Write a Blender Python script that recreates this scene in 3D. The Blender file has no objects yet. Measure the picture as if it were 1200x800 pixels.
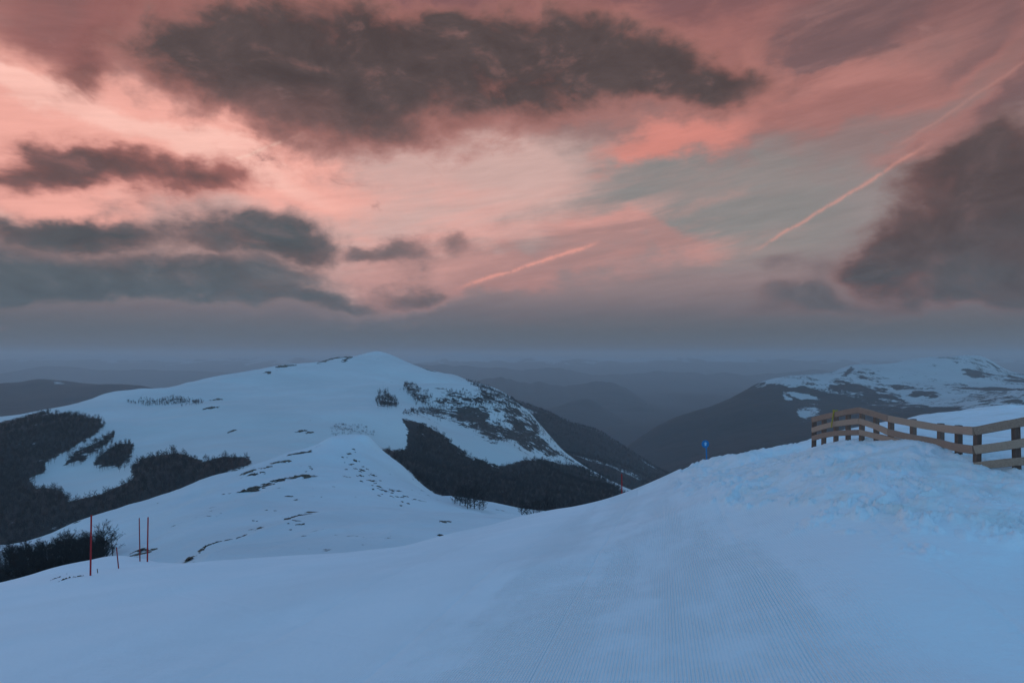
import bpy, bmesh, math, random
import numpy as np
from mathutils import Vector

random.seed(7)
RNG = np.random.default_rng(11)
SC = bpy.context.scene
COL = SC.collection
F = 800.0          # focal length in photo pixels (photo 1200 x 800)
HZ = 415.0         # row of eye level in the photo

# ------------------------------------------------------------------ camera
cam_d = bpy.data.cameras.new('camera')
cam = bpy.data.objects.new('camera', cam_d)
COL.objects.link(cam)
cam_d.sensor_width = 36.0
cam_d.lens = 24.0
cam_d.shift_y = (HZ - 400.0) / 1200.0
cam_d.clip_start = 0.1
cam_d.clip_end = 120000.0
cam.location = (0, 0, 0)
cam.rotation_euler = (math.pi / 2, 0, 0)
SC.camera = cam

SC.view_settings.view_transform = 'Standard'
SC.view_settings.look = 'None'
SC.view_settings.gamma = 1.0
SC.view_settings.exposure = 2.45      # a long dusk exposure
SC.view_settings.use_curve_mapping = False
SC.render.engine = 'CYCLES'
SC.cycles.use_denoising = True
SC.cycles.max_bounces = 6
SC.cycles.diffuse_bounces = 3
SC.cycles.volume_bounces = 2
SC.cycles.use_adaptive_sampling = False


# ------------------------------------------------------------------ node helper
class V:
    """a socket with arithmetic"""
    tree = None

    def __init__(self, s): self.s = s

    @staticmethod
    def wire(inp, v):
        if isinstance(v, V): V.tree.links.new(v.s, inp)
        else: inp.default_value = v

    @staticmethod
    def m(op, *a, clamp=False):
        n = V.tree.nodes.new('ShaderNodeMath'); n.operation = op; n.use_clamp = clamp
        for i, x in enumerate(a): V.wire(n.inputs[i], x)
        return V(n.outputs[0])

    def __add__(s, o): return V.m('ADD', s, o)
    __radd__ = __add__
    def __sub__(s, o): return V.m('SUBTRACT', s, o)
    def __rsub__(s, o): return V.m('SUBTRACT', o, s)
    def __mul__(s, o): return V.m('MULTIPLY', s, o)
    __rmul__ = __mul__
    def __truediv__(s, o): return V.m('DIVIDE', s, o)
    def __neg__(s): return V.m('MULTIPLY', s, -1.0)


def node(t, **kw):
    n = V.tree.nodes.new(t)
    for k, v in kw.items(): setattr(n, k, v)
    return n


def sstep(a, b, x, lo=0.0, hi=1.0):
    n = node('ShaderNodeMapRange', interpolation_type='SMOOTHSTEP')
    V.wire(n.inputs['Value'], x)
    n.inputs['From Min'].default_value = a; n.inputs['From Max'].default_value = b
    n.inputs['To Min'].default_value = lo; n.inputs['To Max'].default_value = hi
    return V(n.outputs['Result'])


def mixc(fac, a, b):
    n = node('ShaderNodeMix', data_type='RGBA')
    V.wire(n.inputs[0], fac)
    for i, x in ((6, a), (7, b)):
        if isinstance(x, V): V.wire(n.inputs[i], x)
        else: n.inputs[i].default_value = (x[0], x[1], x[2], 1)
    return V(n.outputs[2])


def comb(x, y, z):
    n = node('ShaderNodeCombineXYZ')
    for i, v in enumerate((x, y, z)): V.wire(n.inputs[i], v)
    return V(n.outputs[0])


def sepx(v):
    n = node('ShaderNodeSeparateXYZ'); V.wire(n.inputs[0], v)
    return V(n.outputs[0]), V(n.outputs[1]), V(n.outputs[2])


def vmath(op, a, b=None):
    n = node('ShaderNodeVectorMath', operation=op)
    V.wire(n.inputs[0], a)
    if b is not None: V.wire(n.inputs[1], b)
    return n


def noise(vec, scale=1.0, detail=4.0, rough=0.55, dist=0.0, lac=2.0):
    n = node('ShaderNodeTexNoise')
    V.wire(n.inputs['Vector'], vec)
    n.inputs['Scale'].default_value = scale; n.inputs['Detail'].default_value = detail
    n.inputs['Roughness'].default_value = rough; n.inputs['Distortion'].default_value = dist
    n.inputs['Lacunarity'].default_value = lac
    return V(n.outputs[0]), V(n.outputs[1])


def lin(r, g, b):
    f = lambda c: (c / 255 / 12.92) if c / 255 <= 0.04045 else ((c / 255 + 0.055) / 1.055) ** 2.4
    return (f(r), f(g), f(b))


# ------------------------------------------------------------------ sky and sun
SUN_AZ, SUN_EL = math.radians(-42), math.radians(2.0)
SKY_STRENGTH = 0.15
world = bpy.data.worlds.new('World')
SC.world = world
world.use_nodes = True
world.cycles.sampling_method = 'MANUAL'
world.cycles.sample_map_resolution = 512
V.tree = world.node_tree
V.tree.nodes.clear()


def azel(px, py):
    az = math.atan((px - 600) / F)
    return az, math.atan((HZ - py) / F * math.cos(az))


def build_sky():
    K = 1.0 / SKY_STRENGTH / 2.0 ** SC.view_settings.exposure
    tc = node('ShaderNodeTexCoord')
    dx, dy, dz = sepx(V(tc.outputs['Generated']))
    U = V.m('ARCTAN2', dx, dy)
    W = V.m('ARCSINE', dz)
    sky = node('ShaderNodeTexSky', sky_type='NISHITA')
    sky.sun_disc = False
    sky.sun_elevation = SUN_EL
    sky.sun_rotation = SUN_AZ
    sky.altitude = 1700
    sky.air_density = 1.0; sky.dust_density = 0.6; sky.ozone_density = 2.0
    clear = V(sky.outputs[0])
    uv = comb(U, W, 0.0)
    # ragged edges: the cloud outlines are pushed about by turbulence
    nf, nc = noise(comb(U * 1.0, W * 1.6, 3.1), 5.0, 5, 0.6)
    wc = vmath('SUBTRACT', nc, (0.5, 0.5, 0.5))
    ws = node('ShaderNodeVectorMath', operation='SCALE'); V.wire(ws.inputs[0], V(wc.outputs[0])); ws.inputs[3].default_value = 0.11
    warp = V(vmath('ADD', uv, V(ws.outputs[0])).outputs[0])
    ws2 = node('ShaderNodeVectorMath', operation='SCALE'); V.wire(ws2.inputs[0], V(wc.outputs[0])); ws2.inputs[3].default_value = 0.20
    warp2 = V(vmath('ADD', uv, V(ws2.outputs[0])).outputs[0])

    def after(v, src):
        # tie a stage to the one before it, so that the shader is evaluated in order and stays within its stack
        k = node('ShaderNodeVectorMath', operation='SCALE'); V.wire(k.inputs[0], v); k.inputs[3].default_value = 1e-9
        return V(vmath('ADD', src, V(k.outputs[0])).outputs[0])

    def blob(px, py, rx, ry, rot=0.0, w=1.0, src=None):
        az, el = azel(px, py)
        c = math.cos(az)
        mp = node('ShaderNodeMapping', vector_type='TEXTURE')
        V.wire(mp.inputs['Vector'], src or warp)
        mp.inputs['Location'].default_value = (az, el, 0)
        mp.inputs['Rotation'].default_value = (0, 0, math.radians(rot))
        mp.inputs['Scale'].default_value = (rx / F * c * c, ry / F * c, 1e6)
        r2 = V(vmath('DOT_PRODUCT', V(mp.outputs[0]), V(mp.outputs[0])).outputs['Value'])
        return V.m('EXPONENT', r2 * -0.9) * w

    def field(lst, src=None):
        f = None
        for b in lst:
            x = blob(*b, src=src) if src is not None else blob(*b)
            f = x if f is None else f + x
        return f

    # --- the high veil: horizon haze, grey middle sky, mauve above; pink towards the sunset
    ramp = node('ShaderNodeValToRGB')
    V.wire(ramp.inputs[0], (W + 0.02) / 0.64)
    els = [(0.0, (84, 91, 99)), (0.075, (97, 100, 105)), (0.125, (118, 109, 113)), (0.19, (146, 126, 126)), (0.30, (150, 138, 137)),
           (0.42, (146, 128, 126)), (0.56, (142, 106, 103)), (0.72, (132, 92, 92)), (0.92, (112, 84, 92)), (1.0, (100, 84, 98))]
    cr = ramp.color_ramp
    while len(cr.elements) < len(els): cr.elements.new(0.5)
    for e, (p, c) in zip(cr.elements, els):
        e.position = p; e.color = (*lin(*c), 1)
    veil = V(ramp.outputs[0])
    stre, _ = noise(comb(U * 2.4 + W * 2.0, W * 15.0 - U * 2.4, 1.7), 1.6, 7, 0.60, 0.35)
    st = stre - 0.5
    strk = sstep(0.40, 0.66, stre)
    def tint(col, lst, v, k=1.0, stk=0.9):
        f = field(lst, after(v, warp2)) + st * stk * 0.75
        return mixc(sstep(0.12, 1.05, f) * k, v, lin(*col))
    # grey teal gap, salmon light on the left, salmon underlit cloud right of centre
    veil = tint((138, 135, 133), [(800, 225, 170, 42, -6), (690, 215, 90, 34, 0, .7), (900, 262, 120, 50), (620, 190, 80, 24, 0, .5)], veil, 0.9, 0.4)
    veil = tint((216, 176, 168), [(470, 235, 200, 60, 5), (560, 200, 130, 48), (330, 300, 230, 50)], veil, 0.85, 0.6)
    veil = tint((184, 132, 126), [(640, 305, 150, 24, 4), (730, 275, 90, 14, -8), (500, 320, 110, 26)], veil, 0.65, 1.3)
    veil = tint((244, 174, 160), [(30, 130, 170, 62, -18), (170, 160, 170, 50, -14), (320, 200, 150, 34, -12), (60, 235, 130, 36), (-90, 120, 150, 130)], veil, 1.0, 0.6)
    veil = tint((255, 200, 186), [(110, 138, 150, 24, -14), (290, 190, 110, 18, -14), (0, 100, 60, 22, -14), (95, 258, 22, 9), (10, 240, 40, 10)], veil, 0.8, 0.9)
    veil = tint((214, 136, 124), [(800, 162, 84, 28, 10, .62), (755, 178, 54, 20, 14, .45), (880, 142, 100, 28, 10, .5)], veil, 0.95, 0.8)
    veil = tint((170, 112, 106), [(980, 120, 130, 34, 14), (1100, 75, 150, 22, 18), (830, 60, 150, 30, -10), (1110, 150, 110, 20, 22)], veil, 0.66, 1.1)
    veil = tint((112, 89, 91), [(1010, 20, 150, 26, 6), (1160, 40, 90, 22, 16), (1170, 130, 60, 20, 20), (930, 70, 70, 12, 10)], veil, 0.8, 0.9)
    veil = tint((146, 96, 93), [(20, 20, 140, 44, -6), (180, 10, 90, 26)], veil, 0.9, 0.6)
    # thin cirrus threads
    cir = field([(640, 270, 220, 40, 0, .7), (520, 260, 200, 40, 0, .7), (760, 262, 110, 22, -10, .8), (330, 220, 200, 50, -10, .8), (100, 130, 200, 60, -14, .9), (950, 100, 200, 60, 15, .6)], warp2)
    veil = mixc(cir * strk * 0.34, veil, lin(240, 170, 158))

    g1, _ = noise(comb(U * 7.0 + W * 4.0, W * 60.0 - U * 9.0, 4.4), 1.5, 6, 0.65)
    gs = node('ShaderNodeVectorMath', operation='SCALE'); V.wire(gs.inputs[0], veil); V.wire(gs.inputs[3], (g1 - 0.5) * 0.34 + 1.0)
    veil = V(gs.outputs[0])

    # --- contrails
    def trail(p0, p1, wid, amp, col, v, seed):
        a = Vector(azel(*p0)); b = Vector(azel(*p1)); d = b - a; L = d.length; d /= L
        U, W, _ = sepx(after(v, uv))
        n1, _ = noise(comb(U, W, seed), 26.0, 4, 0.6)
        ou = U - a.x; ow = W - a.y
        t = ou * d.x + ow * d.y
        s = ow * d.x - ou * d.y + (n1 - 0.5) * (wid / F * 4.0)
        n2, _ = noise(comb(U, W, seed + 5), 60.0, 3, 0.6)
        g = V.m('EXPONENT', (s * s) * (-(F / wid) ** 2))
        g = g * sstep(-0.01, L * 0.12, t) * sstep(L * 1.02, L * 0.75, t) * sstep(0.22, 0.50, n2)
        return mixc(g * amp, v, lin(*col))
    veil = trail((1215, 62), (1036, 182), 1.8, 0.30, (196, 140, 130), veil, 1.3)
    veil = trail((1090, 168), (872, 300), 2.0, 0.50, (226, 156, 142), veil, 2.1)
    veil = trail((1100, 150), (1010, 205), 6.0, 0.16, (196, 134, 126), veil, 4.1)
    veil = trail((700, 284), (528, 340), 2.2, 0.65, (244, 164, 148), veil, 8.2)
    veil = trail((352, 155), (262, 194), 1.8, 0.75, (255, 206, 190), veil, 6.6)
    veil = trail((880, 222), (752, 262), 5.0, 0.3, (190, 146, 138), veil, 9.3)

    # --- dark low clouds
    fine, _ = noise(comb(U, W * 1.6, 7.7), 11.0, 8, 0.66, 0.4)
    soft, _ = noise(comb(U, W * 2.2, 2.2), 4.0, 4, 0.55)
    fineb, _ = noise(comb(U - 0.020, W * 1.6 - 0.020, 7.7), 11.0, 6, 0.66, 0.4)
    rel = fine - fineb                  # billows facing the low sun on the left catch its light
    vo = node('ShaderNodeTexVoronoi', voronoi_dimensions='2D', feature='F1')
    V.wire(vo.inputs['Vector'], comb(U + (fine - 0.5) * 0.06, W * 1.5 + (soft - 0.5) * 0.06, 0.0))
    vo.inputs['Scale'].default_value = 15.0; vo.inputs['Detail'].default_value = 2.0; vo.inputs['Roughness'].default_value = 0.55
    fn = (fine - 0.5) * 0.8 + (0.60 - V(vo.outputs['Distance'])) * 0.13
    def cloud(v, lst, lo, hi, core, edge, op=1.0, amp=1.1, core2=None, cy=None):
        src = after(v, warp)
        f = field(lst, src)
        d = f + fn * amp
        W = sepx(src)[1]
        a = sstep(lo, hi, d) * op
        c = lin(*core)
        if core2:
            e0 = azel(600, cy[0])[1]; e1 = azel(600, cy[1])[1]
            c = mixc(sstep(min(e0, e1), max(e0, e1), W + (soft - 0.5) * 0.22), lin(*core), lin(*core2))
        c = mixc(sstep(lo + 0.10, hi + 0.45, d + (soft - 0.5) * 1.2 + fn * 0.8), lin(*edge), c)
        c = mixc(sstep(0.02, 0.28, rel) * 0.22, c, lin(*edge))
        tx = sstep(0.36, 0.64, soft * 0.4 + fine * 0.35 + 0.125 + rel * 0.45)
        bri = node('ShaderNodeVectorMath', operation='SCALE'); V.wire(bri.inputs[0], c); V.wire(bri.inputs[3], tx * 0.34 + 0.84)
        return mixc(a, v, V(bri.outputs[0]))
    veil = cloud(veil, [(110, 55, 40, 62, -24, .9), (80, 85, 40, 24, 0, .6)], 0.20, 1.15, (108, 76, 74), (150, 96, 92), 0.9, 2.0)
    veil = cloud(veil, [(440, 150, 120, 30), (280, 125, 70, 20, 0, .7), (620, 122, 160, 24, 0, .8), (560, 130, 90, 30, 0, .7)], 0.10, 1.3, (122, 88, 86), (172, 122, 116), 0.9, 1.4)
    veil = cloud(veil, [(215, 68, 70, 36), (330, 66, 125, 62), (430, 124, 115, 56), (330, 116, 66, 32), (560, 88, 145, 60), (690, 72, 115, 48),
                        (795, 86, 95, 32, -12), (866, 106, 52, 24, -10), (480, 24, 170, 34)], 0.20, 1.05, (120, 90, 87), (176, 118, 110), 0.98, 2.0, (82, 70, 69), (185, 105))
    veil = cloud(veil, [(30, 190, 90, 26), (110, 198, 70, 27), (200, 206, 70, 23), (275, 212, 50, 19)], 0.18, 1.1, (94, 74, 73), (182, 116, 108), 0.97, 1.9)
    veil = cloud(veil, [(0, 330, 190, 28), (120, 310, 200, 20), (240, 345, 180, 17), (30, 352, 150, 14), (390, 352, 70, 10), (190, 322, 140, 16), (330, 322, 60, 12, 0, .7)], 0.16, 1.2, (76, 86, 92), (122, 110, 111), 0.93, 1.8)
    veil = cloud(veil, [(10, 272, 80, 30), (180, 284, 110, 36), (300, 276, 84, 34), (370, 292, 46, 26), (100, 268, 60, 14)], 0.18, 1.2, (72, 79, 83), (138, 110, 108), 0.97, 1.9)
    veil = cloud(veil, [(474, 294, 36, 19), (547, 288, 24, 14), (425, 290, 20, 10, 0, .8), (462, 338, 56, 17), (500, 344, 30, 11), (440, 298, 60, 8, 0, .5)], 0.18, 1.0, (102, 94, 96), (158, 124, 121), 0.92, 1.9)
    veil = cloud(veil, [(905, 345, 40, 15, 0, .9), (950, 352, 40, 14), (965, 340, 26, 15), (1040, 356, 110, 14), (910, 310, 32, 11, 0, .8), (985, 310, 40, 20, 0, .7), (890, 372, 44, 10, 0, .8), (610, 378, 44, 9, 0, .7)],
                 0.14, 1.1, (95, 94, 99), (128, 108, 109), 0.85, 1.7)
    veil = cloud(veil, [(1130, 240, 76, 60), (1200, 205, 66, 52), (1070, 292, 60, 36), (1160, 310, 110, 36), (1030, 318, 36, 20), (1090, 200, 44, 26), (1150, 170, 40, 20, 20, .8), (1280, 270, 120, 90), (1150, 345, 130, 16)],
                 0.18, 1.15, (80, 80, 84), (126, 92, 89), 0.97, 2.1, (84, 71, 71), (345, 275))
    # horizon band that the haze fades into
    veil = mixc(sstep(0.085, 0.0, W) * 0.92, veil, lin(92, 96, 102))
    vk = node('ShaderNodeVectorMath', operation='SCALE'); V.wire(vk.inputs[0], veil); vk.inputs[3].default_value = K
    # the sunset veil lies towards the view side and thins out overhead and behind, where the clear dusk sky stays
    cosang = V(vmath('DOT_PRODUCT', V(tc.outputs['Generated']), (math.sin(-0.15), math.cos(-0.15), 0.0)).outputs['Value'])
    cover = sstep(0.28, 0.62, cosang) * sstep(0.86, 0.50, W)
    low = sstep(0.55, 0.0, W)          # the dusty pink-grey belt low in the sky all round
    cover = V.m('MAXIMUM', cover, low * 0.8)
    ck = node('ShaderNodeVectorMath', operation='MULTIPLY'); V.wire(ck.inputs[0], clear); ck.inputs[1].default_value = SKY_GAIN
    col = mixc(cover, V(ck.outputs[0]), V(vk.outputs[0]))
    bg = node('ShaderNodeBackground')
    V.wire(bg.inputs['Color'], col)
    bg.inputs['Strength'].default_value = SKY_STRENGTH
    out = node('ShaderNodeOutputWorld')
    V.tree.links.new(bg.outputs[0], out.inputs[0])


SKY_GAIN = (0.89, 1.06, 1.06)
build_sky()

sun_d = bpy.data.lights.new('sun', 'SUN')
sun_d.energy = 0.04
sun_d.angle = math.radians(14)
sun_d.color = (1.0, 0.72, 0.6)
sun = bpy.data.objects.new('sun', sun_d)
COL.objects.link(sun)
sdir = Vector((math.sin(SUN_AZ) * math.cos(SUN_EL), math.cos(SUN_AZ) * math.cos(SUN_EL), math.sin(SUN_EL)))
sun.rotation_euler = (-sdir).to_track_quat('-Z', 'Y').to_euler()
sun.location = (-40, 40, 30)


# ------------------------------------------------------------------ numpy helpers
def P3(px, py, Y):
    return ((px - 600) / F * Y, Y, (HZ - py) / F * Y)


_perm = RNG.permutation(4096)
_val = RNG.random(4096)


def vnoise(x, y, seed=0):
    xi = np.floor(x).astype(np.int64); yi = np.floor(y).astype(np.int64)
    fx = x - xi; fy = y - yi
    fx = fx * fx * fx * (fx * (fx * 6 - 15) + 10); fy = fy * fy * fy * (fy * (fy * 6 - 15) + 10)
    def h(a, b): return _val[_perm[(_perm[(a + seed * 131) & 4095] + b) & 4095]]
    v00, v10, v01, v11 = h(xi, yi), h(xi + 1, yi), h(xi, yi + 1), h(xi + 1, yi + 1)
    return (v00 * (1 - fx) + v10 * fx) * (1 - fy) + (v01 * (1 - fx) + v11 * fx) * fy - 0.5


def fbm(x, y, oct=5, seed=0, gain=0.5):
    s = 0; a = 1.0
    for o in range(oct):
        c, n = math.cos(0.6 * o), math.sin(0.6 * o)
        k = 2.03 ** o
        s = s + a * vnoise((x * c - y * n) * k + 17.3 * o, (x * n + y * c) * k - 9.1 * o, seed + o)
        a *= gain
    return s * 1.4


def smooth(a, b, x):
    t = np.clip((x - a) / (b - a), 0, 1)
    return t * t * (3 - 2 * t)


class TPS:
    def __init__(self, pts, vals, lam=1e-4):
        p = np.array(pts, float); v = np.array(vals, float)
        self.mu = p.mean(0); self.sd = p.std(0).max()
        p = (p - self.mu) / self.sd; self.p = p
        n = len(p)
        A = np.zeros((n + 3, n + 3))
        A[:n, :n] = self.k(np.linalg.norm(p[:, None] - p[None], axis=2)) + lam * np.eye(n)
        A[:n, n] = 1; A[:n, n + 1:] = p; A[n, :n] = 1; A[n + 1:, :n] = p.T
        self.w = np.linalg.solve(A, np.concatenate([v, [0, 0, 0]]))

    @staticmethod
    def k(r): return np.where(r > 1e-9, r * r * np.log(np.maximum(r, 1e-9)), 0)

    def __call__(self, x, y):
        x = (np.asarray(x, float) - self.mu[0]) / self.sd; y = (np.asarray(y, float) - self.mu[1]) / self.sd
        n = len(self.p)
        out = self.w[n] + self.w[n + 1] * x + self.w[n + 2] * y
        for i in range(n):
            r2 = (x - self.p[i, 0]) ** 2 + (y - self.p[i, 1]) ** 2
            out = out + self.w[i] * 0.5 * r2 * np.log(np.maximum(r2, 1e-18))
        return out


def poly_mask(poly, x, y):
    inside = np.zeros(np.shape(x), bool)
    n = len(poly)
    for i in range(n):
        x0, y0 = poly[i]; x1, y1 = poly[(i + 1) % n]
        if y0 == y1: continue
        c = ((y0 > y) != (y1 > y)) & (x < (x1 - x0) * (y - y0) / (y1 - y0) + x0)
        inside ^= c
    return inside


def seg_dist(line, x, y):
    """distance to a polyline and the side (positive = right of travel)"""
    best = np.full(np.shape(x), 1e9); side = np.zeros(np.shape(x))
    for (x0, y0), (x1, y1) in zip(line[:-1], line[1:]):
        dx, dy = x1 - x0, y1 - y0
        t = np.clip(((x - x0) * dx + (y - y0) * dy) / (dx * dx + dy * dy), 0, 1)
        d = np.hypot(x - x0 - t * dx, y - y0 - t * dy)
        s = np.sign((x - x0) * dy - (y - y0) * dx)
        u = d < best
        best = np.where(u, d, best); side = np.where(u, s, side)
    return best, side


ZTOP = [2.0]     # the highest ground built


def grid_mesh(name, X, Y, Z, attrs=None):
    if name != 'rock': ZTOP[0] = max(ZTOP[0], float(np.max(Z)))
    n, m = X.shape
    me = bpy.data.meshes.new(name)
    co = np.stack([X, Y, Z], -1).reshape(-1, 3).astype(np.float32)
    i = np.arange(n * m).reshape(n, m)
    q = np.stack([i[:-1, :-1], i[:-1, 1:], i[1:, 1:], i[1:, :-1]], -1).reshape(-1, 4)
    me.vertices.add(len(co)); me.vertices.foreach_set('co', co.ravel())
    me.loops.add(q.size); me.loops.foreach_set('vertex_index', q.ravel().astype(np.int32))
    me.polygons.add(len(q))
    me.polygons.foreach_set('loop_start', (np.arange(len(q)) * 4).astype(np.int32))
    me.update(calc_edges=True)
    me.polygons.foreach_set('use_smooth', np.ones(len(q), bool))
    for k, a in (attrs or {}).items():
        at = me.attributes.new(k, 'FLOAT', 'POINT')
        at.data.foreach_set('value', np.asarray(a, np.float32).ravel())
    return me


def link(name, me, mat=None, parent=None):
    o = bpy.data.objects.new(name, me)
    COL.objects.link(o)
    if mat and not me.materials: me.materials.append(mat)
    if parent: o.parent = parent
    return o


def struct(o): o['kind'] = 'structure'; return o


def tag(o, label, cat, group=None):
    o['label'] = label; o['category'] = cat
    if group: o['group'] = group
    return o


def thing(name, label, cat, loc, group=None):
    o = bpy.data.objects.new(name, None); COL.objects.link(o)
    o.location = loc
    return tag(o, label, cat, group)


# ------------------------------------------------------------------ materials
def new_mat(name):
    m = bpy.data.materials.new(name); m.use_nodes = True
    V.tree = m.node_tree
    b = m.node_tree.nodes['Principled BSDF']
    b.inputs['Specular IOR Level'].default_value = 0.25
    return m, b


def pos():
    return V(node('ShaderNodeNewGeometry').outputs['Position'])


def bump(h, dist, strength=1.0, prev=None):
    n = node('ShaderNodeBump')
    V.wire(n.inputs['Height'], h); n.inputs['Distance'].default_value = dist
    n.inputs['Strength'].default_value = strength
    if prev is not None: V.wire(n.inputs['Normal'], prev)
    return V(n.outputs[0])


def attr(name):
    n = node('ShaderNodeAttribute', attribute_name=name)
    return V(n.outputs['Fac'])


SNOW = (0.82, 0.86, 0.90)
GROOM = math.radians(12.5)


def mat_piste():
    m, b = new_mat('groomed_snow')
    p = pos()
    x, y, z = sepx(p)
    n1, _ = noise(p, 0.35, 5, 0.55)
    n2, _ = noise(p, 60.0, 3, 0.6)
    n3, _ = noise(p, 7.0, 5, 0.6)
    s = x * math.cos(GROOM) - y * math.sin(GROOM)
    w1, _ = noise(comb(x * 0.25, y * 0.06, 0.0), 1.0, 3, 0.5)
    s2 = s + (w1 - 0.5) * 0.08
    rib = V.m('SINE', s2 * (2 * math.pi / 0.033))
    band, _ = noise(comb(s * 0.9, y * 0.10, 0.0), 1.0, 4, 0.6)
    wear, _ = noise(p, 1.6, 4, 0.6)
    bank = attr('bank')
    on = sstep(-4.6, -2.2, s) * sstep(2.6, 1.0, s)
    on = V.m('MAXIMUM', on, sstep(-10.5, -8.5, s) * sstep(-4.9, -6.0, s) * 0.55)
    k = on * sstep(0.30, 0.58, band + (wear - 0.5) * 0.5) * (1.0 - bank)
    # edges of the groomer passes and a few old ski tracks
    tr = None
    for c, wd in ((-3.05, .05), (-1.15, .03), (1.15, .06), (-5.6, .10), (2.9, .05)):
        d = (s2 - c) * (1.0 / wd)
        g = V.m('EXPONENT', d * d * -1.0)
        tr = g if tr is None else tr + g
    t2 = x * 0.80 + y * 0.60 + (w1 - 0.5) * 0.8
    for c, wd in ((3.6, .05), (3.9, .05), (7.9, .06), (8.25, .06)):
        d = (t2 - c) * (1.0 / wd)
        tr = tr + V.m('EXPONENT', d * d * -1.0) * 0.25
    h = rib * k * 0.0056 - tr * 0.013 * (1.0 - bank) + n2 * 0.004 + n3 * 0.020 + n3 * bank * 0.03
    V.wire(b.inputs['Normal'], bump(h, 1.0, 0.9))
    col = mixc(sstep(0.35, 0.65, n1), (0.81, 0.85, 0.89), (0.85, 0.88, 0.92))
    dirt, _ = noise(p, 1.1, 6, 0.65)
    col = mixc(bank * sstep(0.40, 0.72, dirt) * 0.55, col, (0.66, 0.67, 0.64))
    V.wire(b.inputs['Base Color'], col)
    b.inputs['Roughness'].default_value = 0.75
    return m


def mat_mountain(name, scale, snowc, bare=(0.022, 0.021, 0.021), rockc=(0.085, 0.072, 0.062)):
    """old wind-packed snow with bare rock / wood floor where the attributes say so, ragged at the edge"""
    m, b = new_mat(name)
    p = pos()
    n1, _ = noise(p, scale, 8, 0.70)
    n2, _ = noise(p, scale * 0.22, 5, 0.6)
    n3, _ = noise(p, scale * 5, 5, 0.65)
    wood = sstep(0.44, 0.56, attr('wood') + (n1 - 0.5) * 1.3 + (n3 - 0.5) * 0.9)
    rock = sstep(0.46, 0.54, attr('rock') + (n1 - 0.5) * 1.7 + (n3 - 0.5) * 1.1)
    snow = mixc(sstep(0.3, 0.7, n2), tuple(c * 0.88 for c in snowc), snowc)
    col = mixc(rock, snow, mixc(sstep(0.3, 0.7, n3), rockc, tuple(c * 0.45 for c in rockc)))
    col = mixc(wood, col, mixc(sstep(0.35, 0.65, n3), bare, tuple(c * 0.6 for c in bare)))
    V.wire(b.inputs['Base Color'], col)
    h = n1 * (0.6 / scale) * 0.10 + n3 * (0.1 / scale) * 0.12
    V.wire(b.inputs['Normal'], bump(h, 1.0, 0.7))
    b.inputs['Roughness'].default_value = 0.85
    return m


def mat_plain(name, c0, c1, scale=8.0, rough=0.8, stretch=(1, 1, 1), bumpd=0.0):
    m, b = new_mat(name)
    tc = node('ShaderNodeTexCoord')
    mp = node('ShaderNodeMapping'); V.tree.links.new(tc.outputs['Object'], mp.inputs[0])
    mp.inputs['Scale'].default_value = stretch
    oi = node('ShaderNodeObjectInfo')
    v = V(vmath('ADD', V(mp.outputs[0]), comb(V(oi.outputs['Random']) * 37.0, 0.0, 0.0)).outputs[0])
    n1, _ = noise(v, scale, 6, 0.65)
    tone = V(oi.outputs['Random']) * 0.3 - 0.15
    V.wire(b.inputs['Base Color'], mixc(sstep(0.3, 0.7, n1 + tone), c0, c1))
    if bumpd: V.wire(b.inputs['Normal'], bump(n1, bumpd, 0.8))
    b.inputs['Roughness'].default_value = rough
    return m


M_PISTE = mat_piste()
M_HILL = mat_mountain('hill_snow', 0.06, (0.71, 0.75, 0.79), rockc=(0.05, 0.042, 0.036))
M_MOUNT = mat_mountain('mountain_snow', 0.022, (0.68, 0.69, 0.70), rockc=(0.060, 0.053, 0.048))
M_RIDGE = mat_mountain('ridge_ground', 0.012, (0.56, 0.57, 0.58))
M_FAR = mat_mountain('far_range_ground', 0.0022, (0.52, 0.56, 0.60))
M_BARK = mat_plain('bare_wood_bark', (0.060, 0.056, 0.053), (0.10, 0.094, 0.088), 3.0)
M_TWIG = mat_plain('bare_twigs', (0.014, 0.014, 0.015), (0.025, 0.024, 0.025), 1.0)
M_ROCK = mat_plain('dark_rock_and_grass', (0.040, 0.033, 0.028), (0.13, 0.105, 0.080), 1.6, 0.9, bumpd=0.2)
M_RAIL = mat_plain('weathered_board', (0.29, 0.180, 0.135), (0.44, 0.29, 0.215), 5.0, 0.8, (1.0, 9.0, 9.0), 0.004)
M_POST = mat_plain('dark_stained_post', (0.13, 0.078, 0.062), (0.22, 0.135, 0.105), 6.0, 0.75, (6, 6, 1), 0.004)
M_RED = mat_plain('red_pole_paint', (0.30, 0.012, 0.016), (0.38, 0.02, 0.022), 4.0, 0.5)
M_DKRED = mat_plain('worn_red_pole', (0.24, 0.025, 0.030), (0.32, 0.035, 0.035), 4.0, 0.6)
M_BLUE = mat_plain('blue_sign_paint', (0.012, 0.15, 0.36), (0.018, 0.18, 0.42), 4.0, 0.45)
M_PALEBLUE = mat_plain('pale_mark', (0.30, 0.52, 0.72), (0.36, 0.58, 0.78), 4.0, 0.5)
M_STRAP = mat_plain('yellow_strap', (0.38, 0.28, 0.05), (0.48, 0.36, 0.08), 9.0, 0.7)

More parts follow.
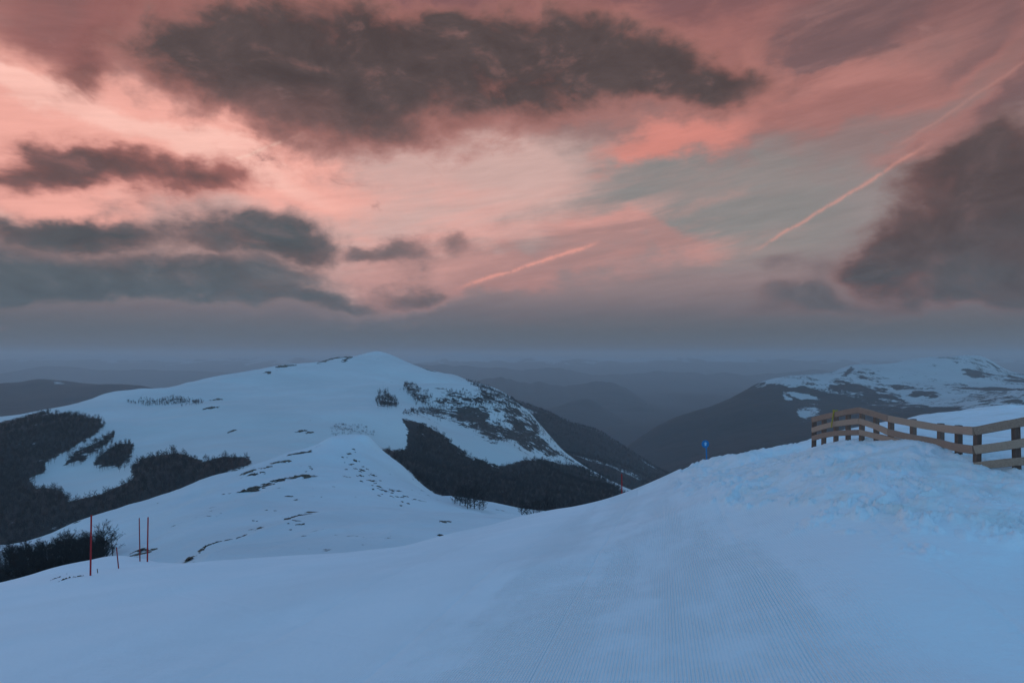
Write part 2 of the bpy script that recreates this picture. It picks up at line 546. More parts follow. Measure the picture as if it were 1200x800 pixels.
# ------------------------------------------------------------------ foreground slope
FG_CREST = [(-300, 704, 30), (-120, 700, 28), (0, 684, 27), (40, 673, 30), (75, 663, 32), (100, 657, 33), (120, 653, 34), (150, 652, 34), (172, 656, 33),
            (200, 658, 31), (312, 652, 29), (406, 646, 29), (462, 640, 30), (500, 632, 32), (560, 617, 36), (607, 605, 39),
            (653, 593, 41), (680, 587, 42), (717, 577, 44), (733, 571, 45), (767, 561, 45), (800, 553, 42), (831, 546, 38),
            (842, 538, 34), (860, 532, 30), (880, 528, 27), (928, 522, 23), (952, 517, 21), (980, 506, 26), (1020, 499, 29), (1060, 490, 32), (1104, 480, 33), (1144, 475, 33), (1200, 474, 32),
            (1400, 470, 30)]
FG_PTS = [(0, 800, 9.6), (0, 750, 13), (0, 712, 19), (-300, 800, 12.5), (-300, 735, 20), (106, 674, 23.5), (164, 657.5, 31.5), (139, 666, 28),
          (150, 800, 8.7), (150, 720, 14.5), (150, 685, 20.5),
          (300, 800, 7.9), (300, 750, 10.2), (300, 700, 14.3), (300, 668, 19.8),
          (500, 800, 6.7), (500, 700, 10.8), (500, 660, 15.5), (500, 642, 22),
          (640, 800, 6.0), (640, 700, 9.4), (640, 650, 13.2), (640, 615, 22),
          (778, 800, 5.5), (778, 700, 8.1), (778, 650, 10.8), (778, 620, 13.7), (778, 600, 17.2), (778, 580, 23), (778, 570, 30),
          (840, 580, 15.6), (840, 562, 21), (840, 549, 27),
          (900, 800, 5.1), (900, 700, 7.2), (900, 600, 12.1), (900, 575, 14.2), (900, 550, 17.6),
          (1000, 800, 4.8), (1000, 700, 6.6), (1000, 650, 8.15), (1000, 620, 9.5), (1000, 600, 10.2), (1000, 570, 11.5), (1000, 540, 13.6), (1008, 513, 16.9),
          (952, 525, 18.6), (1040, 514, 15.4), (1068, 517, 14.5), (1100, 523, 13.7), (1121, 531, 12.8),
          (1140, 800, 4.7), (1140, 700, 6.4), (1140, 650, 7.8), (1140, 640, 8.1), (1140, 610, 8.9), (1140, 580, 9.9), (1140, 542, 12), (1130, 510, 17),
          (1200, 800, 4.85), (1200, 700, 6.7), (1200, 665, 7.6), (1200, 630, 8.4), (1200, 590, 9.5), (1200, 550, 11.2), (1200, 510, 16),
          (1400, 800, 4.6), (1400, 700, 6.3), (1400, 640, 7.6), (1400, 560, 10.2), (1400, 500, 18), (1060, 503, 24), (1000, 507, 22)]
def skyline(h, y0, y1, px, n=700):
    """row at which the ground's own skyline shows at each column"""
    ys = np.geomspace(y0, y1, n)[:, None]
    u = (np.asarray(px, float)[None, :] - 600) / F
    return (HZ - F * h(u * ys, ys + 0 * u) / ys).min(0)


def fit(make, crest, y0, y1, post=None):
    """nudge the crest points until the rounded skyline passes through them"""
    adj = np.zeros(len(crest)); px = [c[0] for c in crest]; want = np.array([c[1] for c in crest])
    for _ in range(5):
        o = make([(c[0], c[1] + a, c[2]) for c, a in zip(crest, adj)])
        adj += 0.8 * (want - skyline(post(o) if post else o.h, y0, y1, px))
    return make([(c[0], c[1] + a, c[2]) for c, a in zip(crest, adj)])


def make_fg(crest):
    p = [P3(*q) for q in FG_PTS] + [P3(*q) for q in crest]
    for px, py, Y in crest:
        x, y, z = P3(px, py, Y)
        q = (HZ - py) / F
        for s, g in ((1.10, 0.12), (1.5, 0.30), (2.1, 0.36)):
            p.append((x * s, y * s, z + q * y * (s - 1) - g * y * (s - 1)))
    p += [(0, 0, -2.2), (2, 0, -1.8), (-3, 0, -2.7), (6, 0, -1.2), (-8, 0, -3.8), (0, -4, -1.75), (6, -4, -0.9), (-8, -4, -3.4), (14, 2, -0.8), (-20, 2, -6.6)]
    return TPS([(a[0], a[1]) for a in p], [a[2] for a in p], 1e-5)


_fg = fit(make_fg, FG_CREST, 3, 75, lambda t: t)
BANK_LINE = [P3(*q)[:2] for q in ((800, 561, 30), (840, 580, 15.6), (900, 600, 12.1), (1000, 621, 9.4), (1140, 642, 8.05), (1200, 665, 7.6), (1400, 690, 6.5), (1900, 760, 5.2))]


def fg_bank(x, y):
    d, s = seg_dist(BANK_LINE, x, y)
    d = -d * s
    n = fbm(x * 0.5, y * 0.5, 4, 3)
    return d + n * 0.7


def fg_h(x, y, fine=False):
    z = _fg(x, y)
    if not fine: return z
    d = fg_bank(x, y)
    bank = smooth(0.0, 0.9, d)
    z = z + fbm(x * 0.16, y * 0.16, 3, 21) * 0.12 * smooth(3, 12, np.hypot(x, y)) * (1 - bank)
    r = np.hypot(x, y)
    # bank: lumps, gouges running down the face, broken clods along its foot
    g = fbm(x * 2.4 + fbm(x, y, 2, 5) * 1.2, y * 0.55, 5, 31, 0.55)
    face = bank * smooth(7.0, 2.5, d)
    z = z + face * (-np.abs(g) * 0.15 + 0.03) + bank * (fbm(x * 0.7, y * 0.7, 4, 41, 0.5) * 0.07 + fbm(x * 4, y * 2.4, 5, 43, 0.6) * (0.006 + 0.010 * smooth(4.0, 1.5, d))) * smooth(30, 12, r)
    foot = np.exp(-((d - 0.35) / 0.40) ** 2)
    cl = np.clip(fbm(x * 5.0, y * 3.2, 4, 51, 0.6), 0, 1)
    z = z + foot * (cl * 0.13 + 0.03)
    foot2 = np.exp(-((d + 0.5) / 0.35) ** 2) * smooth(0.02, 0.3, fbm(x * 0.5, y * 0.5, 3, 61))
    z = z + foot2 * np.clip(fbm(x * 6.0, y * 4.0, 3, 71), 0, 1) * 0.11
    cr = smooth(26, 34, r) * bank
    z = z + cr * fbm(x * 0.8, y * 0.8, 4, 81) * 0.12
    return z


def build_fg():
    az_in = np.linspace(math.radians(-41), math.radians(41), 760)
    az = np.concatenate([np.linspace(math.radians(-120), math.radians(-41.3), 60), az_in, np.linspace(math.radians(41.3), math.radians(120), 60)])
    r = np.concatenate([[0.05, 0.6, 1.2, 2.0, 2.8], np.geomspace(3.4, 75, 560)])
    A, R = np.meshgrid(az, r)
    X = R * np.sin(A); Y = R * np.cos(A)
    Z = fg_h(X, Y, True)
    # beyond the last crest the sheet simply keeps falling
    bank = smooth(0.0, 0.7, fg_bank(X, Y))
    return struct(link('snow_slope', grid_mesh('snow_slope', X, Y, Z, {'bank': bank}), M_PISTE))


build_fg()


# ------------------------------------------------------------------ hills and mountains
class Layer:
    def __init__(self, pts, crest, back=((1.06, .10), (1.35, .32), (1.8, .4)), amp=0.0, freq=1.0, oct=5, seed=0, lam=1e-5):
        P, Q = [], []
        for px, py, Y in pts + crest:
            P.append(((px - 600) / F, math.log(Y))); Q.append((HZ - py) / F)
        for px, py, Y in crest:
            q = (HZ - py) / F
            for s, g in back:
                P.append(((px - 600) / F, math.log(Y * s))); Q.append((q * Y - g * Y * (s - 1)) / (Y * s))
        self.t = TPS(P, Q, lam); self.amp, self.freq, self.oct, self.seed = amp, freq, oct, seed
        ys = [p[2] for p in pts + crest]
        self.y0, self.y1 = min(ys) * 0.8, max(ys) * 1.7

    @staticmethod
    def fitted(pts, crest, **kw):
        ys = [p[2] for p in pts + crest]
        return fit(lambda c: Layer(pts, c, **kw), crest, min(ys) * 0.8, max(ys) * 1.6)

    def h(self, x, y):
        y = np.maximum(y, 1.0)
        z = self.t(x / y, np.log(y)) * y
        return z + self.amp * fbm(x * self.freq, y * self.freq, self.oct, self.seed)

    def mesh(self, name, mat, u0, u1, nu, nw, y0=None, y1=None, wood=None, rock=None, extra=None):
        y0 = y0 or self.y0; y1 = y1 or self.y1
        U, Wl = np.meshgrid(np.linspace(u0, u1, nu), np.linspace(math.log(y0), math.log(y1), nw))
        Y = np.exp(Wl); X = U * Y
        Z = self.h(X, Y)
        if extra: Z = Z + extra(X, Y)
        px = 600 + F * X / Y; py = HZ - F * Z / Y
        at = {'wood': wood(X, Y, Z, px, py) if wood else np.zeros_like(X),
              'rock': rock(X, Y, Z, px, py) if rock else np.zeros_like(X)}
        return struct(link(name, grid_mesh(name, X, Y, Z, at), mat))


def soft_poly(poly, px, py, grow=4.0):
    """1 inside, 0 well outside, 0.5 on the outline"""
    inside = poly_mask(poly, px, py)
    d = np.full(px.shape, 1e9)
    n = len(poly)
    for i in range(n):
        (x0, y0), (x1, y1) = poly[i], poly[(i + 1) % n]
        dx, dy = x1 - x0, y1 - y0
        L = dx * dx + dy * dy
        if L == 0: continue
        t = np.clip(((px - x0) * dx + (py - y0) * dy) / L, 0, 1)
        d = np.minimum(d, np.hypot(px - x0 - t * dx, py - y0 - t * dy))
    return np.clip(0.5 + np.where(inside, d, -d) / (2 * grow), 0, 1)


# outlines of woods and bare ground as they lie on the slopes
WOOD_A = [(-160, 500), (0, 494), (22, 488), (49, 483), (86, 485), (120, 490), (122, 501), (109, 512), (82, 527), (56, 542), (52, 554), (37, 561), (41, 569), (71, 572),
          (81, 587), (124, 576), (154, 561), (154, 546), (165, 536), (206, 528), (240, 540), (262, 534), (292, 536), (296, 544), (262, 556), (210, 575), (150, 597), (67, 625), (0, 645), (-160, 680)]
WOOD_B = [(73, 546), (86, 529), (124, 509), (135, 507), (131, 518), (97, 541)]
WOOD_C = [(109, 541), (124, 527), (142, 517), (157, 519), (154, 535), (142, 548), (110, 547)]
WOOD_STRIP = [(150, 469), (180, 466), (205, 464), (240, 470), (205, 473), (150, 473)]
WOOD_P1 = [(443, 460), (453, 457), (463, 465), (467, 478), (443, 477)]
WOOD_P2 = [(475, 449), (487, 451), (507, 464), (511, 474), (493, 475), (475, 460)]
WOOD_CREST = [(520, 460), (540, 456), (560, 466), (560, 455), (545, 443), (570, 452), (600, 467), (616, 478), (600, 476), (567, 474), (530, 474)]
WOOD_E = [(470, 489), (500, 497), (527, 515), (550, 533), (587, 546), (617, 537), (640, 538), (667, 543), (683, 546), (720, 567), (760, 600), (560, 620), (540, 590), (500, 574), (477, 551), (441, 524), (474, 526), (477, 507)]
SHRUBS = [(387, 503), (395, 496), (420, 496), (440, 505), (440, 512), (415, 507), (390, 511)]
CLIFF = [(472, 484), (513, 477), (567, 474), (607, 476), (633, 497), (653, 523), (672, 540), (640, 536), (633, 532), (612, 527), (600, 517), (580, 520), (566, 512), (548, 500), (532, 494), (512, 492), (500, 486)]
CLIFF_SNOW = [(577, 484), (590, 486), (602, 499), (596, 500), (582, 492), (572, 494)]
RAVINE_SNOW = [(632, 502), (638, 508), (655, 526), (651, 526), (640, 516)]

# the near hill
L1_CREST = [(-200, 672, 240), (-100, 655, 250), (0, 636, 260), (52, 625, 270), (90, 610, 280), (150, 591, 290), (210, 571, 305), (262, 552, 325), (294, 544, 345), (339, 529, 372), (369, 521, 388),
            (387, 512, 400), (410, 509, 410), (432, 511, 410), (444, 523, 405), (470, 544, 395), (500, 572, 385)]
L1_PTS = [(-100, 720, 140), (0, 695, 150), (60, 685, 150), (60, 655, 205), (0, 665, 200), (120, 655, 165), (120, 622, 232), (200, 655, 95), (200, 620, 170), (200, 590, 255), (300, 645, 88), (300, 605, 165), (300, 572, 260),
          (360, 640, 93), (360, 600, 180), (360, 560, 285), (400, 640, 98), (400, 585, 225), (400, 540, 345), (430, 622, 130), (430, 575, 262), (430, 535, 370), (470, 625, 132), (470, 595, 236), (470, 567, 335),
          (520, 616, 160), (520, 597, 265), (560, 610, 190), (560, 597, 300), (600, 604, 260), (527, 579, 390), (567, 587, 400), (610, 595, 405), (660, 620, 300), (640, 600, 420), (545, 592, 420), (590, 598, 430),
          (300, 700, 60), (100, 740, 80), (500, 680, 70), (620, 650, 120)]
L1 = Layer.fitted(L1_PTS, L1_CREST, back=((1.05, .14), (1.3, .42), (1.7, .5)), amp=1.1, freq=0.02, oct=4, seed=101)


def l1_extra(X, Y):
    # wind-built lips and sastrugi
    e = -np.abs(fbm(X * 0.03, Y * 0.012, 3, 15)) * 2.4 + fbm(X * 0.2, Y * 0.1, 3, 16) * 0.18
    return e * smooth(420, 300, Y)


def l1_rock(X, Y, Z, px, py):
    return 0.08 + 0.10 * smooth(0, 1, fbm(X * .01, Y * .01, 3, 9) + .5)


L1.mesh('snowy_hill', M_HILL, -1.1, 0.20, 420, 300, 60, 640, rock=l1_rock, extra=l1_extra)

# the mountain with the woods and the cliff
L2_CREST = [(-200, 500, 1150), (-100, 494, 1180), (0, 488, 1200), (56, 479, 1260), (101, 469, 1320), (120, 462, 1400), (172, 455, 1500), (225, 447, 1650), (262, 439, 1780), (300, 433, 1900), (330, 427.5, 2000), (361, 425, 2080), (402, 418, 2220),
            (425, 415, 2280), (440, 411.5, 2320), (462, 417, 2320), (477, 424, 2300), (510, 435, 2250), (543, 443, 2200), (567, 452, 2120), (600, 467, 1950), (613, 478, 1850), (633, 497, 1750), (653, 523, 1650), (667, 533, 1620), (683, 545, 1600), (720, 565, 1550)]
L2_PTS = [(-100, 640, 560), (0, 620, 600), (80, 600, 600), (154, 585, 600), (210, 565, 610), (262, 548, 630), (300, 545, 640), (0, 560, 800), (60, 575, 700), (100, 560, 750), (100, 530, 850), (120, 490, 1080), (20, 520, 950),
          (200, 520, 820), (200, 490, 1100), (180, 472, 1290), (262, 520, 780), (250, 478, 1150), (330, 520, 820), (330, 500, 950), (330, 479, 1150), (300, 455, 1560), (400, 500, 950), (420, 490, 1050), (420, 476, 1180), (400, 445, 1750), (450, 440, 1900),
          (450, 462, 1450), (470, 480, 1200), (480, 500, 1080), (480, 530, 960), (513, 477, 1420), (567, 474, 1480), (607, 477, 1600), (513, 500, 1220), (560, 510, 1220), (600, 520, 1230), (640, 532, 1330),
          (560, 543, 1080), (600, 545, 1120), (650, 552, 1230), (690, 565, 1250), (480, 558, 780), (520, 566, 760), (560, 577, 760), (600, 592, 700), (650, 590, 800), (700, 580, 980), (740, 575, 1200), (460, 540, 820), (540, 455, 1900), (500, 455, 1800),
          (600, 640, 520), (700, 640, 600), (450, 600, 560)]
L2 = Layer.fitted(L2_PTS, L2_CREST, amp=9.0, freq=0.0045, oct=5, seed=202)


def l2_wood(X, Y, Z, px, py):
    w = np.zeros_like(px)
    vis = Y < 2400
    for poly, k in ((WOOD_A, .80), (WOOD_B, .70), (WOOD_C, .76), (WOOD_E, .80), (WOOD_P1, .5), (WOOD_P2, .5), (WOOD_STRIP, .45), (WOOD_CREST, .55)):
        w = np.maximum(w, k * soft_poly(poly, px, py, 4.0))
    return w * vis


def l2_rock(X, Y, Z, px, py):
    r = 0.10 + 0.56 * soft_poly(CLIFF, px, py, 5.0)
    r = r - 0.45 * soft_poly(CLIFF_SNOW, px, py, 5.0) - 0.6 * soft_poly(RAVINE_SNOW, px, py, 3.0)
    up = soft_poly([(510, 462), (560, 452), (605, 472), (560, 478), (500, 478), (470, 476)], px, py, 8) * 0.5
    sh = soft_poly(SHRUBS, px, py, 6) * 0.42
    return np.clip(np.maximum(np.maximum(r, up), sh), 0.10, 1)


L2.mesh('mountain', M_MOUNT, -1.0, 0.22, 520, 420, 500, 3200, wood=l2_wood, rock=l2_rock)

# forest ridge behind it
L3_CREST = [(540, 462, 2900), (580, 466, 2900), (613, 473, 2900), (640, 483, 2850), (667, 495, 2800), (693, 503, 2750), (717, 515, 2680), (743, 532, 2600), (767, 547, 2500), (800, 562, 2400), (850, 590, 2300)]
L3_PTS = [(700, 560, 1700), (740, 565, 1850), (660, 530, 2200), (700, 540, 2150), (620, 500, 2400), (760, 590, 1700), (820, 620, 1700)]
L3 = Layer.fitted(L3_PTS, L3_CREST, amp=14, freq=0.004, oct=5, seed=303)
L3.mesh('forest_ridge', M_RIDGE, -0.15, 0.36, 260, 180, 1500, 4500, wood=lambda X, Y, Z, px, py: np.full(X.shape, 0.9) - 0.5 * smooth(0.32, .5, fbm(X * .004, Y * .004, 4, 5)))

# right-hand mountain
L6_CREST = [(680, 560, 4200), (744, 516, 4300), (772, 498, 4400), (812, 482, 4500), (852, 468, 4600), (880, 453, 4700), (900, 445, 4800), (928, 440, 4900), (960, 438, 5000), (996, 428, 5200), (1024, 427, 5300), (1080, 419, 5500), (1120, 417, 5500), (1152, 418, 5400),
            (1176, 431, 5300), (1200, 438, 5200), (1300, 444, 5000), (1450, 470, 4800)]
L6_PTS = [(740, 545, 3700), (800, 540, 3500), (850, 530, 3300), (900, 520, 3200), (950, 500, 3500), (950, 470, 4200), (1000, 460, 4300), (1000, 490, 3500), (1050, 480, 3700), (1100, 460, 4200), (1100, 480, 3500), (1160, 467, 3500),
          (1200, 464, 3300), (1200, 455, 4300), (1050, 445, 4700), (1120, 440, 4800), (1160, 452, 4500), (880, 480, 4100), (1300, 480, 3200), (820, 510, 4000), (1300, 520, 2800), (1100, 520, 2700), (950, 540, 2800)]
L6 = Layer.fitted(L6_PTS, L6_CREST, amp=22, freq=0.0022, oct=6, seed=404)


def l6_wood(X, Y, Z, px, py):
    # snow above the tree line, gullies of snow reaching down, wood tongues reaching up
    line = np.interp(px, [740, 880, 930, 945, 960, 985, 1010, 1040, 1080, 1110, 1140, 1160, 1200], [380, 430, 446, 450, 455, 446, 450, 457, 457, 452, 447, 450, 454])
    n = fbm(X * 0.004, Y * 0.004, 6, 77, .6)
    w = smooth(-7, 7, py - line + n * 26) 
    snowp = np.maximum(soft_poly([(936, 482), (955, 477), (960, 484), (942, 492)], px, py, 7), soft_poly([(1145, 464), (1180, 462), (1260, 458), (1260, 480), (1150, 480), (1090, 474)], px, py, 5) * 0.85)
    w = w * (1 - 0.5 * smooth(0.0, 0.35, fbm(X * 0.006, Y * 0.0022, 5, 91)) * smooth(45, 5, py - line))
    clear = soft_poly([(1060, 466), (1110, 463), (1150, 468), (1120, 474), (1070, 474)], px, py, 4) * 0.45
    w = np.clip(w - snowp - clear, 0, 1)
    tong = soft_poly([(985, 440), (998, 428), (1003, 432), (992, 442)], px, py, 3) + soft_poly([(1110, 420), (1124, 424), (1122, 428)], px, py, 3) + soft_poly([(1152, 420), (1174, 432), (1168, 434)], px, py, 3)
    return np.clip(np.maximum(w, tong * 0.8), 0, 1)


def l6_rock(X, Y, Z, px, py):
    return 0.20 + 0.22 * smooth(0.0, 0.45, fbm(X * 0.0035, Y * 0.0035, 5, 88)) + 0.22 * soft_poly([(1145, 464), (1180, 462), (1260, 458), (1260, 480), (1150, 480)], px, py, 5)


L6.mesh('mountain', M_RIDGE, 0.08, 1.1, 460, 320, 2400, 7800, wood=l6_wood, rock=l6_rock)

# dark hill far left
L4_CREST = [(-250, 456, 4800), (-100, 450, 5000), (0, 449, 5000), (49, 444, 5200), (75, 446, 5200), (112, 450, 5000), (172, 453, 4800), (230, 474, 4600), (300, 500, 4500)]
L4_PTS = [(0, 490, 3600), (100, 478, 3900), (-200, 500, 3300), (200, 500, 3800), (40, 460, 4600), (-120, 465, 4500)]
L4 = Layer.fitted(L4_PTS, L4_CREST, amp=14, freq=0.003, oct=5, seed=505)
L4.mesh('wooded_hill', M_RIDGE, -1.2, -0.30, 200, 120, 3200, 8000,
        wood=lambda X, Y, Z, px, py: np.clip(np.full(X.shape, 1.0) - soft_poly([(62, 447.5), (72, 447), (78, 450), (66, 449.5)], px, py, 3) * .8, 0, 1))

# hazy ridges down the valley
L5_CREST = [(480, 470, 7400), (560, 478, 7200), (610, 482, 7000), (645, 478, 7200), (677, 468.5, 7500), (690, 467.5, 7500), (707, 477, 7300), (733, 491, 7000), (765, 506, 6800), (820, 540, 6500)]
L5 = Layer.fitted([(690, 520, 5600), (600, 530, 5600), (760, 540, 5600), (660, 500, 6300), (500, 530, 5600)], L5_CREST, amp=20, freq=0.0022, oct=5, seed=606)
L5.mesh('hazy_ridge', M_FAR, -0.2, 0.32, 200, 110, 5200, 10500, wood=lambda X, Y, Z, px, py: np.full(X.shape, 0.95))


def far_range(name, Y, depth, base, rows, seed, snow, amp, u0=-1.3, u1=1.3):
    """a whole mountain chain: crest rows given as (px, py), spurs and gullies from noise"""
    nu, nw = 900, 70
    U, T = np.meshgrid(np.linspace(u0, u1, nu), np.linspace(-1, 1, nw))
    yy = Y + T * depth
    X = U * Y * (1 + T * depth / Y * 0.5)
    pxs = 600 + F * X / Y
    crest = (HZ - np.interp(pxs, [r[0] for r in rows], [r[1] for r in rows])) / F * Y
    f = 6.0 / Y
    crest = crest + amp * fbm(X * f * 2.2, X * 0 + seed, 6, seed, .55)
    spur = np.abs(fbm(X * f * 3, yy * f * 3, 5, seed + 3, .55))
    prof = (1 - np.abs(T)) ** 1.15
    Z = base + (crest - base) * np.clip(prof + (0.16 * fbm(X * f * 4, yy * f * 4, 5, seed + 7) - 0.3 * spur) * (1 - prof) * 1.2, 0, 1)
    n = fbm(X * f * 9, yy * f * 9, 5, seed + 9)
    wood = np.clip(0.5 + (snow - Z + n * 180) / 120, 0, 1)
    return struct(link(name, grid_mesh(name, X, yy, Z, {'wood': wood, 'rock': np.full(Z.shape, .25)}), M_FAR))


far_range('hazy_range', 10500, 2600, -700, [(-500, 470), (0, 470), (450, 446), (500, 436), (560, 440), (640, 447), (720, 452), (760, 470), (820, 462), (900, 466), (1000, 450), (1200, 450), (1700, 450)], 12, 400, 110)
far_range('hazy_range', 17000, 4200, -700, [(-500, 440), (0, 436), (80, 430), (180, 434), (300, 437), (420, 438), (520, 424), (600, 430), (680, 436), (760, 440), (850, 436), (960, 438), (1200, 440), (1700, 436)], 27, 60, 130)
far_range('hazy_range', 27000, 6000, -700, [(-500, 420), (0, 421), (60, 417), (150, 415), (240, 419), (330, 415), (450, 418), (520, 413.5), (600, 418), (700, 415), (800, 420), (900, 416), (1000, 420), (1200, 418), (1700, 420)], 33, -250, 110)


def build_valley():
    U, Wl = np.meshgrid(np.linspace(-1.6, 1.6, 260), np.geomspace(100, 40000, 160))
    X = U * Wl; Y = Wl
    Z = -720 + 60 * fbm(X * 0.0006, Y * 0.0006, 5, 55)
    return struct(link('valley_floor', grid_mesh('valley_floor', X, Y, Z, {'wood': np.full(X.shape, .9), 'rock': np.full(X.shape, .2)}), M_FAR))


build_valley()

ORDER = [('fg', lambda x, y: fg_h(x, y), 3.0, 75.0), ('l1', lambda x, y: L1.h(x, y) + l1_extra(x, y), 60.0, 640.0), ('l2', L2.h, 500.0, 3200.0), ('l3', L3.h, 1500.0, 4500.0), ('l6', L6.h, 2400.0, 7800.0)]


def hit(px, py, only=None):
    """the first ground a line of sight through (px, py) meets"""
    best = None
    for nm, h, y0, y1 in ORDER:
        if only and nm != only: continue
        ys = np.geomspace(y0, y1, 1500)
        d = h((px - 600) / F * ys, ys) - (HZ - py) / F * ys
        i = np.argmax(d > 0)
        if d[i] > 0 and (best is None or ys[i] < best[1]):
            best = ((px - 600) / F * ys[i], ys[i], float(h(np.array([(px - 600) / F * ys[i]]), np.array([ys[i]]))[0]))
    return best


# ------------------------------------------------------------------ trees
class MB:
    def __init__(self): self.v = []; self.f = []

    def cone(self, a, b, ra, rb, n=5):
        a = Vector(a); b = Vector(b)
        d = (b - a).normalized()
        u = d.orthogonal().normalized(); w = d.cross(u)
        i0 = len(self.v)
        for c, r in ((a, ra), (b, rb)):
            for k in range(n):
                t = 2 * math.pi * k / n
                self.v.append(tuple(c + u * (math.cos(t) * r) + w * (math.sin(t) * r)))
        for k in range(n):
            k2 = (k + 1) % n
            self.f.append((i0 + k, i0 + k2, i0 + n + k2, i0 + n + k))
        self.f.append(tuple(i0 + n + k for k in range(n)))
        self.f.append(tuple(i0 + n - 1 - k for k in range(n)))

    def spike(self, a, b, r):
        a = Vector(a); b = Vector(b)
        d = (b - a).normalized(); u = d.orthogonal().normalized(); w = d.cross(u)
        i0 = len(self.v)
        for k in range(3):
            t = 2 * math.pi * k / 3
            self.v.append(tuple(a + u * (math.cos(t) * r) + w * (math.sin(t) * r)))
        self.v.append(tuple(b))
        self.f += [(i0, i0 + 1, i0 + 3), (i0 + 1, i0 + 2, i0 + 3), (i0 + 2, i0, i0 + 3)]

    def mesh(self, name, mat=None):
        me = bpy.data.meshes.new(name)
        me.from_pydata(self.v, [], self.f); me.update()
        if mat: me.materials.append(mat)
        return me


def grow(seed, h, spread, ntwig, twigr, low=0.25, sub=0):
    """a bare winter beech: returns trunk and crown builders"""
    rn = random.Random(seed)
    t = MB(); c = MB()
    pts = [Vector((0, 0, -0.4))]
    for k in range(1, 5):
        pts.append(Vector((rn.uniform(-.03, .03) * h, rn.uniform(-.03, .03) * h, h * 0.74 * k / 4)))
    r0 = h * 0.016
    for k in range(4): t.cone(pts[k], pts[k + 1], r0 * (1 - .23 * k), r0 * (1 - .23 * (k + 1)), 6)
    n = 22 if sub else 14
    cz, rz_, rx_ = h * (low + 1) / 2, h * (1 - low) / 2, h * spread
    ends = []
    for k in range(n):
        # limbs fan from the trunk out to a rounded crown
        f = (k + .5) / n
        az = k * 2.4 + rn.uniform(-.6, .6)
        el = math.asin(min(1, -0.62 + 1.62 * f))
        e = Vector((math.cos(az) * math.cos(el) * rx_, math.sin(az) * math.cos(el) * rx_, cz + math.sin(el) * rz_)) * rn.uniform(.78, 1.0)
        zs = max(low * h * .7, min(.72 * h, e.z - h * rn.uniform(.16, .28)))
        g = zs / (h * .74) * 4
        i = min(3, int(g))
        s = pts[i].lerp(pts[i + 1], min(g - i, 1))
        m = s.lerp(e, .5) + Vector((rn.uniform(-.02, .02) * h, rn.uniform(-.02, .02) * h, -.02 * h * (1 - f)))
        c.cone(s, m, r0 * .32, r0 * .16, 3); c.spike(m, e, r0 * .15)
        ends += [(s.lerp(m, .5), m), (m, e), (m, e)]
        for q in range(sub):
            b = m.lerp(e, rn.uniform(-.6, .8))
            d = ((e - s).normalized() + Vector((rn.uniform(-1, 1), rn.uniform(-1, 1), rn.uniform(-.5, .8)))).normalized()
            q = b + d * h * rn.uniform(.08, .16)
            c.spike(b, q, r0 * .11)
            ends.append((b, q)); ends.append((b, q))
    for k in range(ntwig):
        b, q = rn.choice(ends)
        b = b.lerp(q, rn.uniform(.05, 1.0))
        d = Vector((rn.uniform(-1, 1), rn.uniform(-1, 1), rn.uniform(-.7, .9))) + (q - b).normalized() * .6
        ln = h * (rn.uniform(.025, .07) if sub else rn.uniform(.05, .12))
        c.spike(b, b + d.normalized() * ln, twigr * rn.uniform(.7, 1.3))
    return t, c


def scatter_poly(poly, layer, spacing, hpx, bounds, extra=None, ragged=2.0, keep=1.0):
    """points spread over the ground inside an outline; the outline takes in the crowns, so feet sit lower"""
    (x0, x1, y0, y1) = bounds
    n = int((x1 - x0) * (y1 - y0) / spacing ** 2 * keep)
    x = RNG.uniform(x0, x1, n); y = RNG.uniform(y0, y1, n)
    z = layer.h(x, y)
    if extra: z = z + extra(x, y)
    px = 600 + F * x / y; py = HZ - F * z / y
    px = px + ragged * fbm(x * 0.06, y * 0.06, 3, 3) * 2; py = py + ragged * fbm(x * 0.06 + 40, y * 0.06, 3, 4) * 2
    k = poly_mask(poly, px, py - hpx * F / y * 0.45)
    return np.stack([x[k], y[k], z[k]], -1)


TREE_PROTO = []
for i in range(4):
    t, c = grow(900 + i, 1.0, 0.22, 70, 0.015, .42)
    t.v += []; base = len(t.v)
    t.f += [tuple(k + base for k in f) for f in c.f]; t.v += c.v
    me = t.mesh('far_tree', M_BARK)
    me.materials.append(M_TWIG)
    me.polygons.foreach_set('material_index', np.array([0] * (len(me.polygons) - len(c.f)) + [1] * len(c.f), np.int32))
    TREE_PROTO.append(bpy.data.objects.new('far_tree', me))


SHRUB_PROTO = []
for i in range(3):
    t, c = grow(950 + i, 1.0, 0.52, 70, 0.03, .04)
    SHRUB_PROTO.append(bpy.data.objects.new('far_shrub', c.mesh('far_shrub', M_TWIG)))


